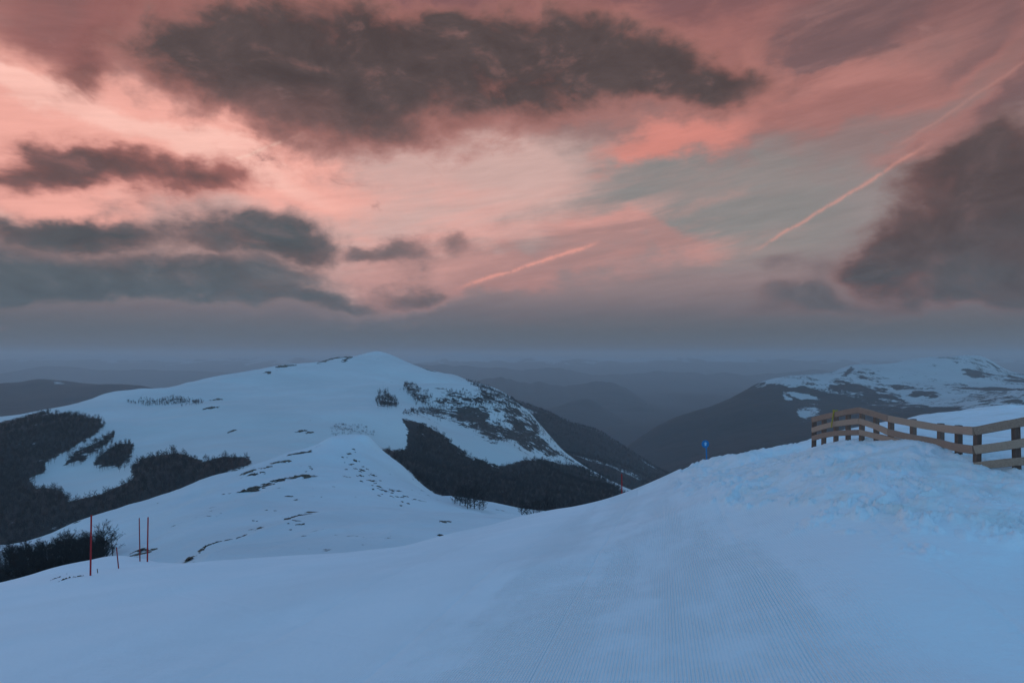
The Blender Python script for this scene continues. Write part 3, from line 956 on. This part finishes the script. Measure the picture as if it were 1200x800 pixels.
def forest(name, pts, label, size, protos=TREE_PROTO):
    """a wood that reads as one mass: one tree per point"""
    me = bpy.data.meshes.new(name)
    me.from_pydata([tuple(p) for p in pts], [], [])
    o = link(name, me)
    ng = bpy.data.node_groups.new(name, 'GeometryNodeTree')
    ng.interface.new_socket('Geometry', in_out='INPUT', socket_type='NodeSocketGeometry')
    ng.interface.new_socket('Geometry', in_out='OUTPUT', socket_type='NodeSocketGeometry')
    N, Lk = ng.nodes, ng.links
    gi = N.new('NodeGroupInput'); go = N.new('NodeGroupOutput')
    g2i = N.new('GeometryNodeGeometryToInstance')
    for p in protos:
        oi = N.new('GeometryNodeObjectInfo'); oi.inputs['Object'].default_value = p
        Lk.new(oi.outputs['Geometry'], g2i.inputs[0])
    iop = N.new('GeometryNodeInstanceOnPoints')
    iop.inputs['Pick Instance'].default_value = True
    ri = N.new('FunctionNodeRandomValue'); ri.data_type = 'INT'
    ri.inputs[4].default_value = 0; ri.inputs[5].default_value = len(protos) - 1
    rr = N.new('FunctionNodeRandomValue'); rr.data_type = 'FLOAT_VECTOR'
    rr.inputs[0].default_value = (-.06, -.06, 0); rr.inputs[1].default_value = (.06, .06, 6.28)
    rs = N.new('FunctionNodeRandomValue'); rs.data_type = 'FLOAT'
    rs.inputs[2].default_value = size * .65; rs.inputs[3].default_value = size * 1.25
    Lk.new(gi.outputs[0], iop.inputs['Points']); Lk.new(g2i.outputs[0], iop.inputs['Instance'])
    Lk.new(ri.outputs[2], iop.inputs['Instance Index']); Lk.new(rr.outputs[0], iop.inputs['Rotation']); Lk.new(rs.outputs[1], iop.inputs['Scale'])
    Lk.new(iop.outputs[0], go.inputs[0])
    md = o.modifiers.new('trees', 'NODES'); md.node_group = ng
    o['kind'] = 'stuff'; o['label'] = label
    return o


forest('forest', np.concatenate([scatter_poly(WOOD_A, L2, 5.6, 9, (-800, -180, 520, 1300))]), 'dark bare forest spread over the lower left flank of the snowy mountain', 9.5)
forest('forest', scatter_poly(WOOD_B, L2, 4.5, 8, (-720, -380, 700, 1150)), 'narrow slanting strip of dark bare trees on the left snowfield', 8.5)
forest('forest', scatter_poly(WOOD_C, L2, 4.5, 8, (-720, -380, 650, 1100)), 'small leaf-shaped patch of dark bare trees on the left snowfield', 8.5)
forest('forest', scatter_poly(WOOD_STRIP, L2, 4.5, 5, (-850, -480, 1150, 1500)), 'thin dark line of trees high on the smooth snowfield', 5.5)
forest('forest', np.concatenate([scatter_poly(WOOD_E, L2, 5.6, 9, (-150, 330, 520, 1700))]), 'dark bare forest filling the valley below the brown cliff', 9.5)
forest('forest', scatter_poly(WOOD_P1, L2, 6, 8, (-350, -200, 1150, 1700)), 'small round patch of bare trees left of the cliff', 9.0)
forest('forest', scatter_poly(WOOD_P2, L2, 6, 8, (-330, -120, 1250, 2000)), 'slanting patch of bare trees above the cliff', 9.0)
forest('forest', scatter_poly(WOOD_CREST, L2, 9, 8, (-220, 80, 1400, 2300)), 'bare trees along the rocky crest above the cliff', 8.5)
forest('forest', scatter_poly([(472, 481), (513, 474), (567, 470.5), (612, 473), (612, 478), (567, 476.5), (513, 479.5), (472, 486)], L2, 5.5, 5, (-240, 60, 1000, 1800), ragged=.7), 'thin dark line of trees along the edge above the brown cliff', 6.5)
forest('forest', scatter_poly(CLIFF, L2, 12, 4, (-220, 180, 1050, 1800)), 'scattered bare trees clinging to the brown cliff', 6.0)
forest('shrubbery', scatter_poly(SHRUBS, L2, 5.5, 3, (-300, -150, 850, 1100)), 'scattered brown shrubs poking out of the snow on the shoulder', 2.7, SHRUB_PROTO)
forest('forest', scatter_poly([(560, 455), (613, 466), (640, 476), (667, 488), (693, 497), (720, 510), (747, 527), (775, 545), (860, 590), (860, 640), (640, 640), (600, 500)], L3, 12, 10, (-100, 750, 1550, 3100), ragged=3),
       'dark forest on the ridge descending into the hazy valley', 13.0)

ORD = ['first', 'second', 'third', 'fourth', 'fifth', 'sixth', 'seventh', 'eighth', 'ninth', 'tenth']
# individual trees: trunk and crown of their own
TREES = []
for i in range(6):
    t, c = grow(40 + i, 10.0, 0.21 if i < 4 else 0.30, 1300, 0.026, .34 if i < 4 else .14, 5)
    TREES.append((t.mesh('trunk', M_BARK), c.mesh('crown', M_TWIG)))


def tree(p, s, label, group=None, kind=None, sx=1.0):
    tm, cm = TREES[kind if kind is not None else random.randrange(4)]
    r = thing('bare_tree', label, 'tree', p, group)
    r.rotation_euler = (0, 0, random.uniform(0, 6.28)); r.scale = (s * sx, s * sx, s)
    link('trunk', tm, None, r); link('crown', cm, None, r)
    return r


GULLY = [(-60, 672), (0, 648), (30, 637), (56, 632), (75, 627), (94, 631), (112, 626), (124, 630), (131, 640), (118, 662), (75, 672), (0, 700), (-60, 720)]
gp = scatter_poly(GULLY, L1, 3.4, 10, (-190, -60, 120, 270), ragged=1.0)
gp = gp[np.argsort(gp[:, 1])][:235]
for p in gp: tree(tuple(p), random.uniform(.55, .85), 'bare dark tree in the dense wood beside the red poles, below the near hill', 'trees of the gully wood')
for px, py, s, kd, lab in ((121, 652, 1.02, 4, 'tall round-crowned bare tree standing out at the right end of the gully wood'), (132, 651, .78, 5, 'outermost bare tree of the gully wood, just right of its tallest tree'),
                           (75, 664, 1.0, 4, 'round-crowned bare tree rising above the gully wood, left of the thick red pole')):
    h = hit(px, py, 'l1')
    if h: tree((h[0], h[1], h[2]), s, lab, 'trees of the gully wood', kd, 1.15)
for kk, (px, py, s) in enumerate(sorted(((533, 590, .55), (539, 592, .8), (545, 593, .95), (551, 595, .8), (556, 596, 1.0), (548, 596, .7), (562, 597, .62), (566, 597.5, .45), (541, 589, .7), (536, 587, .6)))):
    h = hit(px, py, 'l1')
    if h: tree((h[0], h[1], h[2] - .2), s * 1.35, ORD[kk] + ' tree from the left in the small clump at the foot of the near hill', 'clump of trees at the hill foot', random.choice((4, 5)), 1.35)
for kk, (px, py, s) in enumerate(((612, 608, 1.0), (618, 610, .9), (625, 609, 1.1), (632, 606, .9), (640, 604, 1.0), (648, 602, .8))):
    Y = 300
    x, y, z = P3(px, py, Y)
    tree((x, y, z - 1.0), s * 1.05, ORD[kk] + ' from the left of the treetops showing just over the edge of the groomed slope', 'treetops over the slope edge')
edge = [(478, 553), (484, 558), (490, 563), (496, 567), (502, 572), (508, 574), (515, 576), (521, 578), (527, 579), (470, 545), (463, 540), (456, 535), (487, 566), (493, 569), (500, 575), (512, 579), (518, 580), (524, 581)]
for px, py in edge:
    Y = 425 if py > 560 else 420
    x = (px - 600) / F * Y
    z = float(L1.h(np.array([x]), np.array([Y * 1.0]))[0])
    tree((x, Y, z - .3), random.uniform(.5, .8), 'bare tree on the edge of the valley forest behind the shoulder of the near hill', 'trees behind the near hill')


# ------------------------------------------------------------------ rocks
def rock_mesh(w, d, h, seed):
    """a low rib of rock and turf: a ragged mound whose rim dives under the snow"""
    nx = int(min(30, max(9, w / max(d, .1) * 7))); ny = 11
    X, Y = np.meshgrid(np.linspace(-.62, .62, nx), np.linspace(-.75, .75, ny), indexing='ij')
    r2 = (X / .5) ** 2 * 0.9 + (Y / .5 + 0.5 * fbm(X * 4 + seed * 3.7, X * 0 + .5, 3, seed % 50)) ** 2
    Z = (0.75 - r2) + 1.5 * fbm(X * 7.0 + seed, Y * 3.2 - seed, 4, (seed * 7) % 90, .65)
    Z = np.where(Z > 0, np.minimum(Z, 1.2), Z * 1.5) 
    me = grid_mesh('rock', X * w * 1.15, Y * d * 1.15, np.clip(Z, -1.5, 1.2) * h)
    me.polygons.foreach_set('use_smooth', np.zeros(len(me.polygons), bool))
    me.materials.append(M_ROCK)
    return me


def ground_frame(x, y, hf, e):
    a = np.array([x, x + e, x, x - e, x]); b = np.array([y, y, y + e, y, y - e])
    z = hf(a, b)
    n = Vector((-(z[1] - z[3]) / (2 * e), -(z[2] - z[4]) / (2 * e), 1)).normalized()
    return float(z[0]), n


HF = {k: h for k, h, a, b in ORDER}


def rock(p0, p1, thick, lay, label, group=None, seed=0, high=.35):
    """a rib of bare rock from photo point p0 to p1 lying on the slope"""
    a = hit(*p0, only=lay); b = hit(*p1, only=lay)
    if not a or not b: return
    a = Vector(a); b = Vector(b)
    ln = (b - a).length
    if ln > 90 * a.y / 400: b = a + (b - a) * (90 * a.y / 400 / ln); ln = (b - a).length
    m = (a + b) / 2
    z, n = ground_frame(m.x, m.y, HF[lay], 2.0)
    w = thick * m.y / F * (0.70 if lay != 'fg' else 0.34)
    d = (b - a).normalized()
    # screen-vertical thickness on a slope seen at a low angle: width along the ground
    view = Vector((m.x, m.y, m.z)).normalized()
    s = max(.25, abs(n.dot(view)))
    wide = min(w / s * 1.0, ln * 1.3 + w * 2)
    me = rock_mesh(ln + w, wide, max(w * high, .12) if lay != 'fg' else .05, seed)
    o = link('rock', me)
    xax = (d - n * d.dot(n)).normalized(); yax = n.cross(xax)
    from mathutils import Matrix
    o.matrix_world = Matrix(((xax.x, yax.x, n.x, m.x), (xax.y, yax.y, n.y, m.y), (xax.z, yax.z, n.z, z), (0, 0, 0, 1)))
    return tag(o, label, 'rock', group)


R1 = 'bare rocks on the near hill'
for i, (p0, p1, t, lab) in enumerate((
        ((339, 528), (368, 522), 2.2, 'long thin dark rock rib highest on the near hill, close to its crest'),
        ((343, 533), (363, 529), 4.0, 'flat dark rock patch just below the topmost rib of the near hill'),
        ((325, 542), (340, 539.5), 3.6, 'lens-shaped dark rock patch left of and below the topmost ribs on the near hill'),
        ((286, 555), (302, 549), 4.2, 'upper of the two dark rocks at the left edge of the near hill crest'),
        ((295, 557), (306, 553.5), 4.4, 'lower of the two dark rocks at the left edge of the near hill crest'),
        ((310, 548.5), (317, 546), 2.8, 'small dark rock alone between the crest rocks and the long slanting rock'),
        ((294, 574), (316, 567), 6.0, 'left half of the long slanting dark rock on the near hill'),
        ((316, 566), (337, 560), 4.6, 'right half of the long slanting dark rock on the near hill'),
        ((349, 559), (361, 557), 4.4, 'dark rock to the right of the long slanting rock on the near hill'),
        ((354, 598), (375, 600), 2.8, 'thin dark rock along the top of the lower rock cluster on the near hill'),
        ((338, 608), (348, 604), 4.4, 'largest dark rock of the lower cluster on the near hill'),
        ((350, 604), (364, 602), 2.6, 'flat dark rock right of the largest one in the lower cluster'),
        ((348, 615), (356, 613.5), 1.8, 'small dark rock under the lower rock cluster on the near hill'),
        ((301, 620), (306, 617), 2.6, 'small isolated dark rock low on the near hill, above the dashed stone line'),
        ((336, 582), (340, 581), 2.4, 'tiny dark rock midway down the near hill'),
        ((345, 586), (349, 585), 1.8, 'tiny dark rock just above the lower rock cluster'),
        ((87, 612.5), (93, 611), 2.4, 'dark rock on the snow rim above the gully wood'),
        ((153, 648), (166, 644.5), 1.8, 'thin dark rock rib on the snow left of the pair of red poles'),
        ((152, 651), (172, 647.5), 2.4, 'dark rock rib crossing behind the pair of red poles'),
        ((170, 645), (183, 643.5), 1.6, 'thin dark rock rib right of the pair of red poles'),
        ((519, 612), (524, 610), 4.0, 'dark rock with a small bush low on the right flank of the near hill'),
        ((517, 628), (520, 627), 3.0, 'small dark rock on the right flank of the near hill, near the slope edge'))):
    rock(p0, p1, t, 'l1', lab, R1, 300 + i)
for i, (p0, p1) in enumerate((((221, 656), (230, 650)), ((233, 648), (240, 641)), ((244, 639), (257, 634.5)), ((260, 634), (270, 632)), ((276, 631), (288, 626.5)))):
    rock(p0, p1, 1.9, 'l1', ('first dash, lowest and leftmost,', 'second dash from the lower left', 'third and middle dash', 'fourth and shortest dash', 'fifth dash, highest and rightmost,')[i] + ' of the low stone line on the hill', 'stones of the dashed line', 340 + i)
for i, (p0, p1, t) in enumerate((((60, 680), (70, 677), 1.4), ((71, 681), (84, 676.5), 1.6), ((86, 677), (96, 675), 1.2), ((77, 674), (80, 673), 1.2))):
    rock(p0, p1, t, 'fg', ('leftmost thin grass tuft of rock left of the thick red pole', 'longest low rock left of the foot of the thick red pole', 'low rock nearest to the foot of the thick red pole', 'tiny upper rock left of the thick red pole')[i], 'rocks by the thick red pole', 350 + i)
speck = [(404, 536), (407, 541), (412, 545), (416, 531), (418, 537), (414, 549), (420, 552), (424, 547), (427, 553), (431, 558), (435, 562), (439, 566), (433, 566), (442, 571), (446, 569), (449, 574), (452, 577), (455, 572), (458, 580),
         (462, 576), (465, 583), (468, 586), (471, 582), (474, 588), (422, 558), (428, 563), (410, 534), (415, 541), (417, 556), (467, 592), (362, 547), (366, 551), (360, 552), (364, 546), (300, 612), (310, 597), (319, 597), (296, 613), (333, 617), (337, 618)]
speck += [(x + random.gauss(0, 7), y + random.gauss(0, 4)) for x, y in speck[:24]]
for i, (px, py) in enumerate(speck):
    px += random.gauss(0, 1.8); py += random.gauss(0, 1.5)
    rock((px, py), (px + random.uniform(.8, 2.4), py + random.uniform(-.5, .8)), random.choice((.7, .9, 1.1, 1.4, 2.2)), 'l1', 'small dark stone among many scattered down the near hill', 'scattered stones on the near hill', 400 + i, .6)
for i, (p0, p1, t, lab) in enumerate((
        ((309, 432), (329, 426.5), 2.6, 'dark rock band left of the mountain top'), ((311, 438), (317, 436), 3.0, 'small dark rock under the left summit band'),
        ((331, 430), (342, 428), 3.4, 'dark rock between the two summit bands'), ((374, 424.5), (392, 420), 2.6, 'left part of the dark rock band at the mountain top'), ((390, 420.5), (408, 418.6), 2.8, 'right part of the dark rock band at the mountain top'),
        ((401, 424), (408, 420), 2.2, 'hooked end of the dark rock band at the mountain top'),
        ((250, 469), (259, 467.5), 2.2, 'small dark rock right of the thin tree line'), ((239, 480), (247, 477), 2.6, 'left dark rock of a pair below the thin tree line'), ((246, 479), (254, 477), 2.4, 'right dark rock of a pair below the thin tree line'),
        ((350, 506), (356, 504.5), 3.0, 'left dark rock of a pair on the snow above the near hill'), ((359, 507.5), (365, 506.5), 2.6, 'right dark rock of a pair on the snow above the near hill'),
        ((268, 507), (275, 504), 2.0, 'faint dark rock in the middle of the broad snowfield'), ((482, 426), (492, 429.5), 1.8, 'upper dark rock on the right shoulder of the mountain top'), ((494, 431), (512, 436), 1.8, 'lower dark rock on the right shoulder of the mountain top'),
        ((510, 455), (520, 455.5), 1.4, 'thin dark rock above the slanting tree patch'))):
    rock(p0, p1, t, 'l2', lab, 'rocks on the mountain', 500 + i, .5)


# ------------------------------------------------------------------ fence
def curved_board(pts, hgt, thk, out, seed=0):
    """a board bent along points; out = unit vector pointing off the posts"""
    rn = random.Random(seed)
    # refine
    P = [Vector(p) for p in pts]
    Q = []
    for i in range(len(P) - 1):
        p0 = P[max(i - 1, 0)]; p1 = P[i]; p2 = P[i + 1]; p3 = P[min(i + 2, len(P) - 1)]
        for k in range(4):
            t = k / 4
            Q.append(0.5 * ((2 * p1) + (p2 - p0) * t + (2 * p0 - 5 * p1 + 4 * p2 - p3) * t * t + (3 * p1 - p0 - 3 * p2 + p3) * t ** 3))
    Q.append(P[-1])
    mb = MB()
    for j, q in enumerate(Q):
        d = (Q[min(j + 1, len(Q) - 1)] - Q[max(j - 1, 0)]).normalized()
        side = Vector((0, 0, 1)).cross(d).normalized()
        if side.dot(out) < 0: side = -side
        up = d.cross(side).normalized()
        if up.z < 0: up = -up
        hh = hgt / 2 * (1 + rn.uniform(-.04, .04))
        c = 0.012
        for a, b in ((-hh, 0), (-hh + c, thk), (hh - c, thk), (hh, thk - c), (hh, 0)):
            mb.v.append(tuple(q + up * a + side * b))
    m = 5
    for j in range(len(Q) - 1):
        for k in range(m):
            k2 = (k + 1) % m
            mb.f.append((j * m + k, j * m + k2, (j + 1) * m + k2, (j + 1) * m + k))
    mb.f.append(tuple(range(m))[::-1]); mb.f.append(tuple((len(Q) - 1) * m + k for k in range(m)))
    return mb


POSTS = [(1400, 10.5), (1310, 10.85), (1245, 11.2), (1189, 11.55), (1142.5, 12.0), (1121, 12.8), (1100, 13.65), (1068, 14.5), (1042, 15.35), (1025, 16.1), (1008, 16.85), (992, 17.6), (978, 18.3), (964, 19.1), (952.5, 19.8)]
TOPR = {1400: 469, 1310: 478, 1245: 486, 1189: 496, 1142.5: 505, 1121: 503.5, 1100: 501, 1068: 495.5, 1042: 490.5, 1025: 485, 1008: 480.5, 992: 483, 978: 486, 964: 489, 952.5: 492}
MIDR = {1400: 494, 1310: 502, 1245: 510, 1189: 520.5, 1142.5: 527, 1121: 524, 1100: 518.5, 1068: 512.5, 1042: 506.5, 1025: 499, 1008: 493.5, 992: 495, 978: 497, 964: 500.5, 952.5: 504}
LOWR = {1400: 524, 1310: 531, 1245: 537, 1189: 541, 1142.5: 546, 1068: 521, 1042: 514.5, 1025: 510.5, 1008: 506.5, 992: 507, 978: 508, 964: 510.5, 952.5: 513.5}
PY = dict(POSTS)


def build_fence():
    bx, by, bz = P3(1142.5, 541, 12.0)
    root = thing('wooden_fence', 'weathered wooden rail fence with dark posts along the snowbank', 'fence', (bx, by, bz))
    off = Vector((bx, by, bz))
    out = Vector((-1, -0.15, 0)).normalized()
    gap = 0.07
    for i, (px, Y) in enumerate(POSTS):
        x, y, z = P3(px, TOPR[px], Y)
        zt = z + (0.085 if px in (1121, 1068, 1100) else 0.02)
        zb = float(fg_h(np.array([x]), np.array([y]), True)[0]) - 0.45
        w = 0.054
        bm = bmesh.new()
        bmesh.ops.create_cube(bm, size=1.0)
        for v in bm.verts: v.co = Vector((v.co.x * w * 2, v.co.y * w * 1.7, (zb if v.co.z < 0 else zt)))
        bmesh.ops.bevel(bm, geom=list(bm.edges), offset=.008, segments=1, affect='EDGES')
        me = bpy.data.meshes.new('post')
        for v in bm.verts: v.co.z -= bz
        bm.to_mesh(me); bm.free(); me.materials.append(M_POST)
        o = link('post', me, None, root)
        fx = -out * -0.0
        o.location = (x - bx + 0.058, y - by + .03, 0)
        o.rotation_euler = (random.uniform(-.02, .02), random.uniform(-.02, .02), .15 + random.uniform(-.1, .1))
    runs = [(TOPR, [1400, 1310, 1245, 1189, 1142.5], 0), (TOPR, [1142.5, 1121, 1100, 1068, 1042], 0), (TOPR, [1042, 1025, 1008], 0), (TOPR, [1008, 992, 978, 964, 952.5], 0),
            (MIDR, [1400, 1310, 1245, 1189, 1142.5], 0), (MIDR, [1142.5, 1121, 1100, 1068, 1042], 0), (MIDR, [1042, 1025, 1008], 0), (MIDR, [1008, 992, 978, 964, 952.5], 0),
            (LOWR, [1400, 1310, 1245, 1189, 1142.5], 0), (LOWR, [1068, 1042, 1025, 1008], 0), (LOWR, [1008, 992, 978, 964, 952.5], 0)]
    for i, (R, ks, _) in enumerate(runs):
        o3 = Vector((-0.35, -1, 0)).normalized() if ks[0] == 1400 else out
        pts = [Vector(P3(k, R[k], PY[k])) - off for k in ks]
        # butt the boards end to end with a small joint
        d0 = (pts[1] - pts[0]).normalized(); d1 = (pts[-1] - pts[-2]).normalized()
        pts[0] = pts[0] + d0 * .004; pts[-1] = pts[-1] - d1 * .004
        hgt = 0.152 if R is not LOWR else 0.14
        link('rail', curved_board(pts, hgt, 0.038 + .002 * (i % 3), o3, i).mesh('rail', M_RAIL), None, root)
    # the yellow strap knotted round the two upper rails
    mb = MB()
    p0 = Vector(P3(979.5, 481.5, 18.25)); p1 = Vector(P3(977, 496, 18.25)); p2 = Vector(P3(976.5, 501, 18.25))
    o2 = out * .055
    for a, b in ((p0, p1), (p1, p2)):
        mb.cone(a + o2, b + o2, .019, .016, 6)
    mb.cone(p0 + o2, p0 + Vector((.05, .01, .02)), .018, .018, 6)
    mb.cone(p0 + o2 + Vector((-.02, 0, .03)), p0 + o2 + Vector((.02, 0, -.05)), .03, .022, 6)
    s = link('yellow_strap', mb.mesh('yellow_strap', M_STRAP))
    tag(s, 'yellow strap tied round the upper rails near the far end of the fence', 'strap')


build_fence()


# ------------------------------------------------------------------ poles and the piste marker
def pole(px_t, py_t, px_b, py_b, Y, r, mat, label, group, band=None):
    a = Vector(P3(px_t, py_t, Y)); b = Vector(P3(px_b, py_b, Y))
    z = float(fg_h(np.array([b.x]), np.array([b.y]), True)[0])
    base = Vector((b.x, b.y, min(z, b.z)))
    root = thing('marker_pole', label, 'pole', base, group)
    d = a - base
    mb = MB(); mb.cone(-d.normalized() * .35, d * .985, r * 1.05, r * .9, 10)
    link('shaft', mb.mesh('shaft', mat), None, root)
    mb = MB(); mb.cone(d * .983, d * 1.0, r * .92, r * .6, 10)
    link('cap', mb.mesh('cap', mat), None, root)
    return root


G = 'red piste poles on the left'
pole(107, 603, 106, 674, 23.5, .030, M_RED, 'thick tall red pole nearest on the left, in front of the gully wood', G)
pole(163.2, 606.5, 164, 657, 31.5, .026, M_DKRED, 'thinner left pole of the pair of tall red poles in front of the hill', G)
pole(173.5, 605.5, 172.7, 658, 31.5, .033, M_RED, 'right pole of the pair of tall red poles in front of the hill', G)
pole(136.5, 641, 139, 666, 28, .024, M_DKRED, 'short leaning red stake between the thick pole and the pair', G)
pole(114, 666, 114.5, 671.5, 24.5, .016, M_ROCK, 'tiny dark stake in the snow just right of the thick red pole', G)
pole(728.6, 555, 729, 573, 46, .042, M_RED, 'lone red pole at the far edge of the groomed slope', 'red piste pole at the slope edge')


def build_marker():
    Y = 42.0
    b = Vector(P3(831, 546.5, Y)); t = Vector(P3(827.6, 524, Y)); c = Vector(P3(826.6, 520, Y))
    z = float(fg_h(np.array([b.x]), np.array([b.y]), True)[0])
    base = Vector((b.x, b.y, min(z, b.z)))
    root = thing('piste_marker', 'round blue piste marker on a leaning blue pole at the slope edge', 'sign', base)
    mb = MB(); mb.cone((0, 0, -.4), t - base, .050, .040, 10)
    link('pole', mb.mesh('pole', M_BLUE), None, root)
    cc = c - base
    n = Vector((0.05, -1, 0)).normalized()
    mb = MB(); mb.cone(cc - n * .02, cc + n * .02, .235, .235, 28)
    link('disc', mb.mesh('disc', M_BLUE), None, root)
    mb = MB()
    q = cc + n * .024
    u = Vector((1, 0.05, 0))
    def add(pts):
        i0 = len(mb.v)
        for k in (0, .006):
            for a, h in pts: mb.v.append(tuple(q + n * k + u * a + Vector((0, 0, h))))
        m = len(pts)
        mb.f.append(tuple(i0 + m + k for k in range(m)))
        for k in range(m): mb.f.append((i0 + k, i0 + (k + 1) % m, i0 + m + (k + 1) % m, i0 + m + k))
    add([(-.055, -.10), (.055, -.10), (.055, .03), (-.055, .03)])
    add([(-.11, .032), (.11, .032), (0, .13)])
    link('emblem', mb.mesh('emblem', M_PALEBLUE), None, root)
    mb = MB(); mb.cone(cc + n * -.035, cc + n * -.021, .06, .06, 12)
    link('bracket', mb.mesh('bracket', M_BLUE), None, root)


build_marker()

# ------------------------------------------------------------------ haze
HAZE_DENSITY = 0.80e-4
HAZE_COLOR = (0.78, 0.83, 0.88)
HAZE_ANISO = 0.25
mb = bpy.data.meshes.new('haze')
bm = bmesh.new(); bmesh.ops.create_cube(bm, size=1.0)
X0, X1, Y0, Y1, Z0, Z1 = -90000, 90000, -9000, 60000, -800, 0
Z1 = ZTOP[0] + 80.0
for v in bm.verts: v.co = Vector((X0 if v.co.x < 0 else X1, Y0 if v.co.y < 0 else Y1, Z0 if v.co.z < 0 else Z1))
bm.to_mesh(mb); bm.free()
hz = link('haze', mb)
hz['kind'] = 'stuff'; hz['label'] = 'thin grey evening haze over the valley'
hm = bpy.data.materials.new('haze'); hm.use_nodes = True
hm.node_tree.nodes.clear()
V.tree = hm.node_tree
pv = node('ShaderNodeVolumePrincipled')
pv.inputs['Color'].default_value = (*HAZE_COLOR, 1)
pv.inputs['Density'].default_value = HAZE_DENSITY
pv.inputs['Anisotropy'].default_value = HAZE_ANISO
ho = node('ShaderNodeOutputMaterial')
V.tree.links.new(pv.outputs[0], ho.inputs['Volume'])
mb.materials.append(hm)
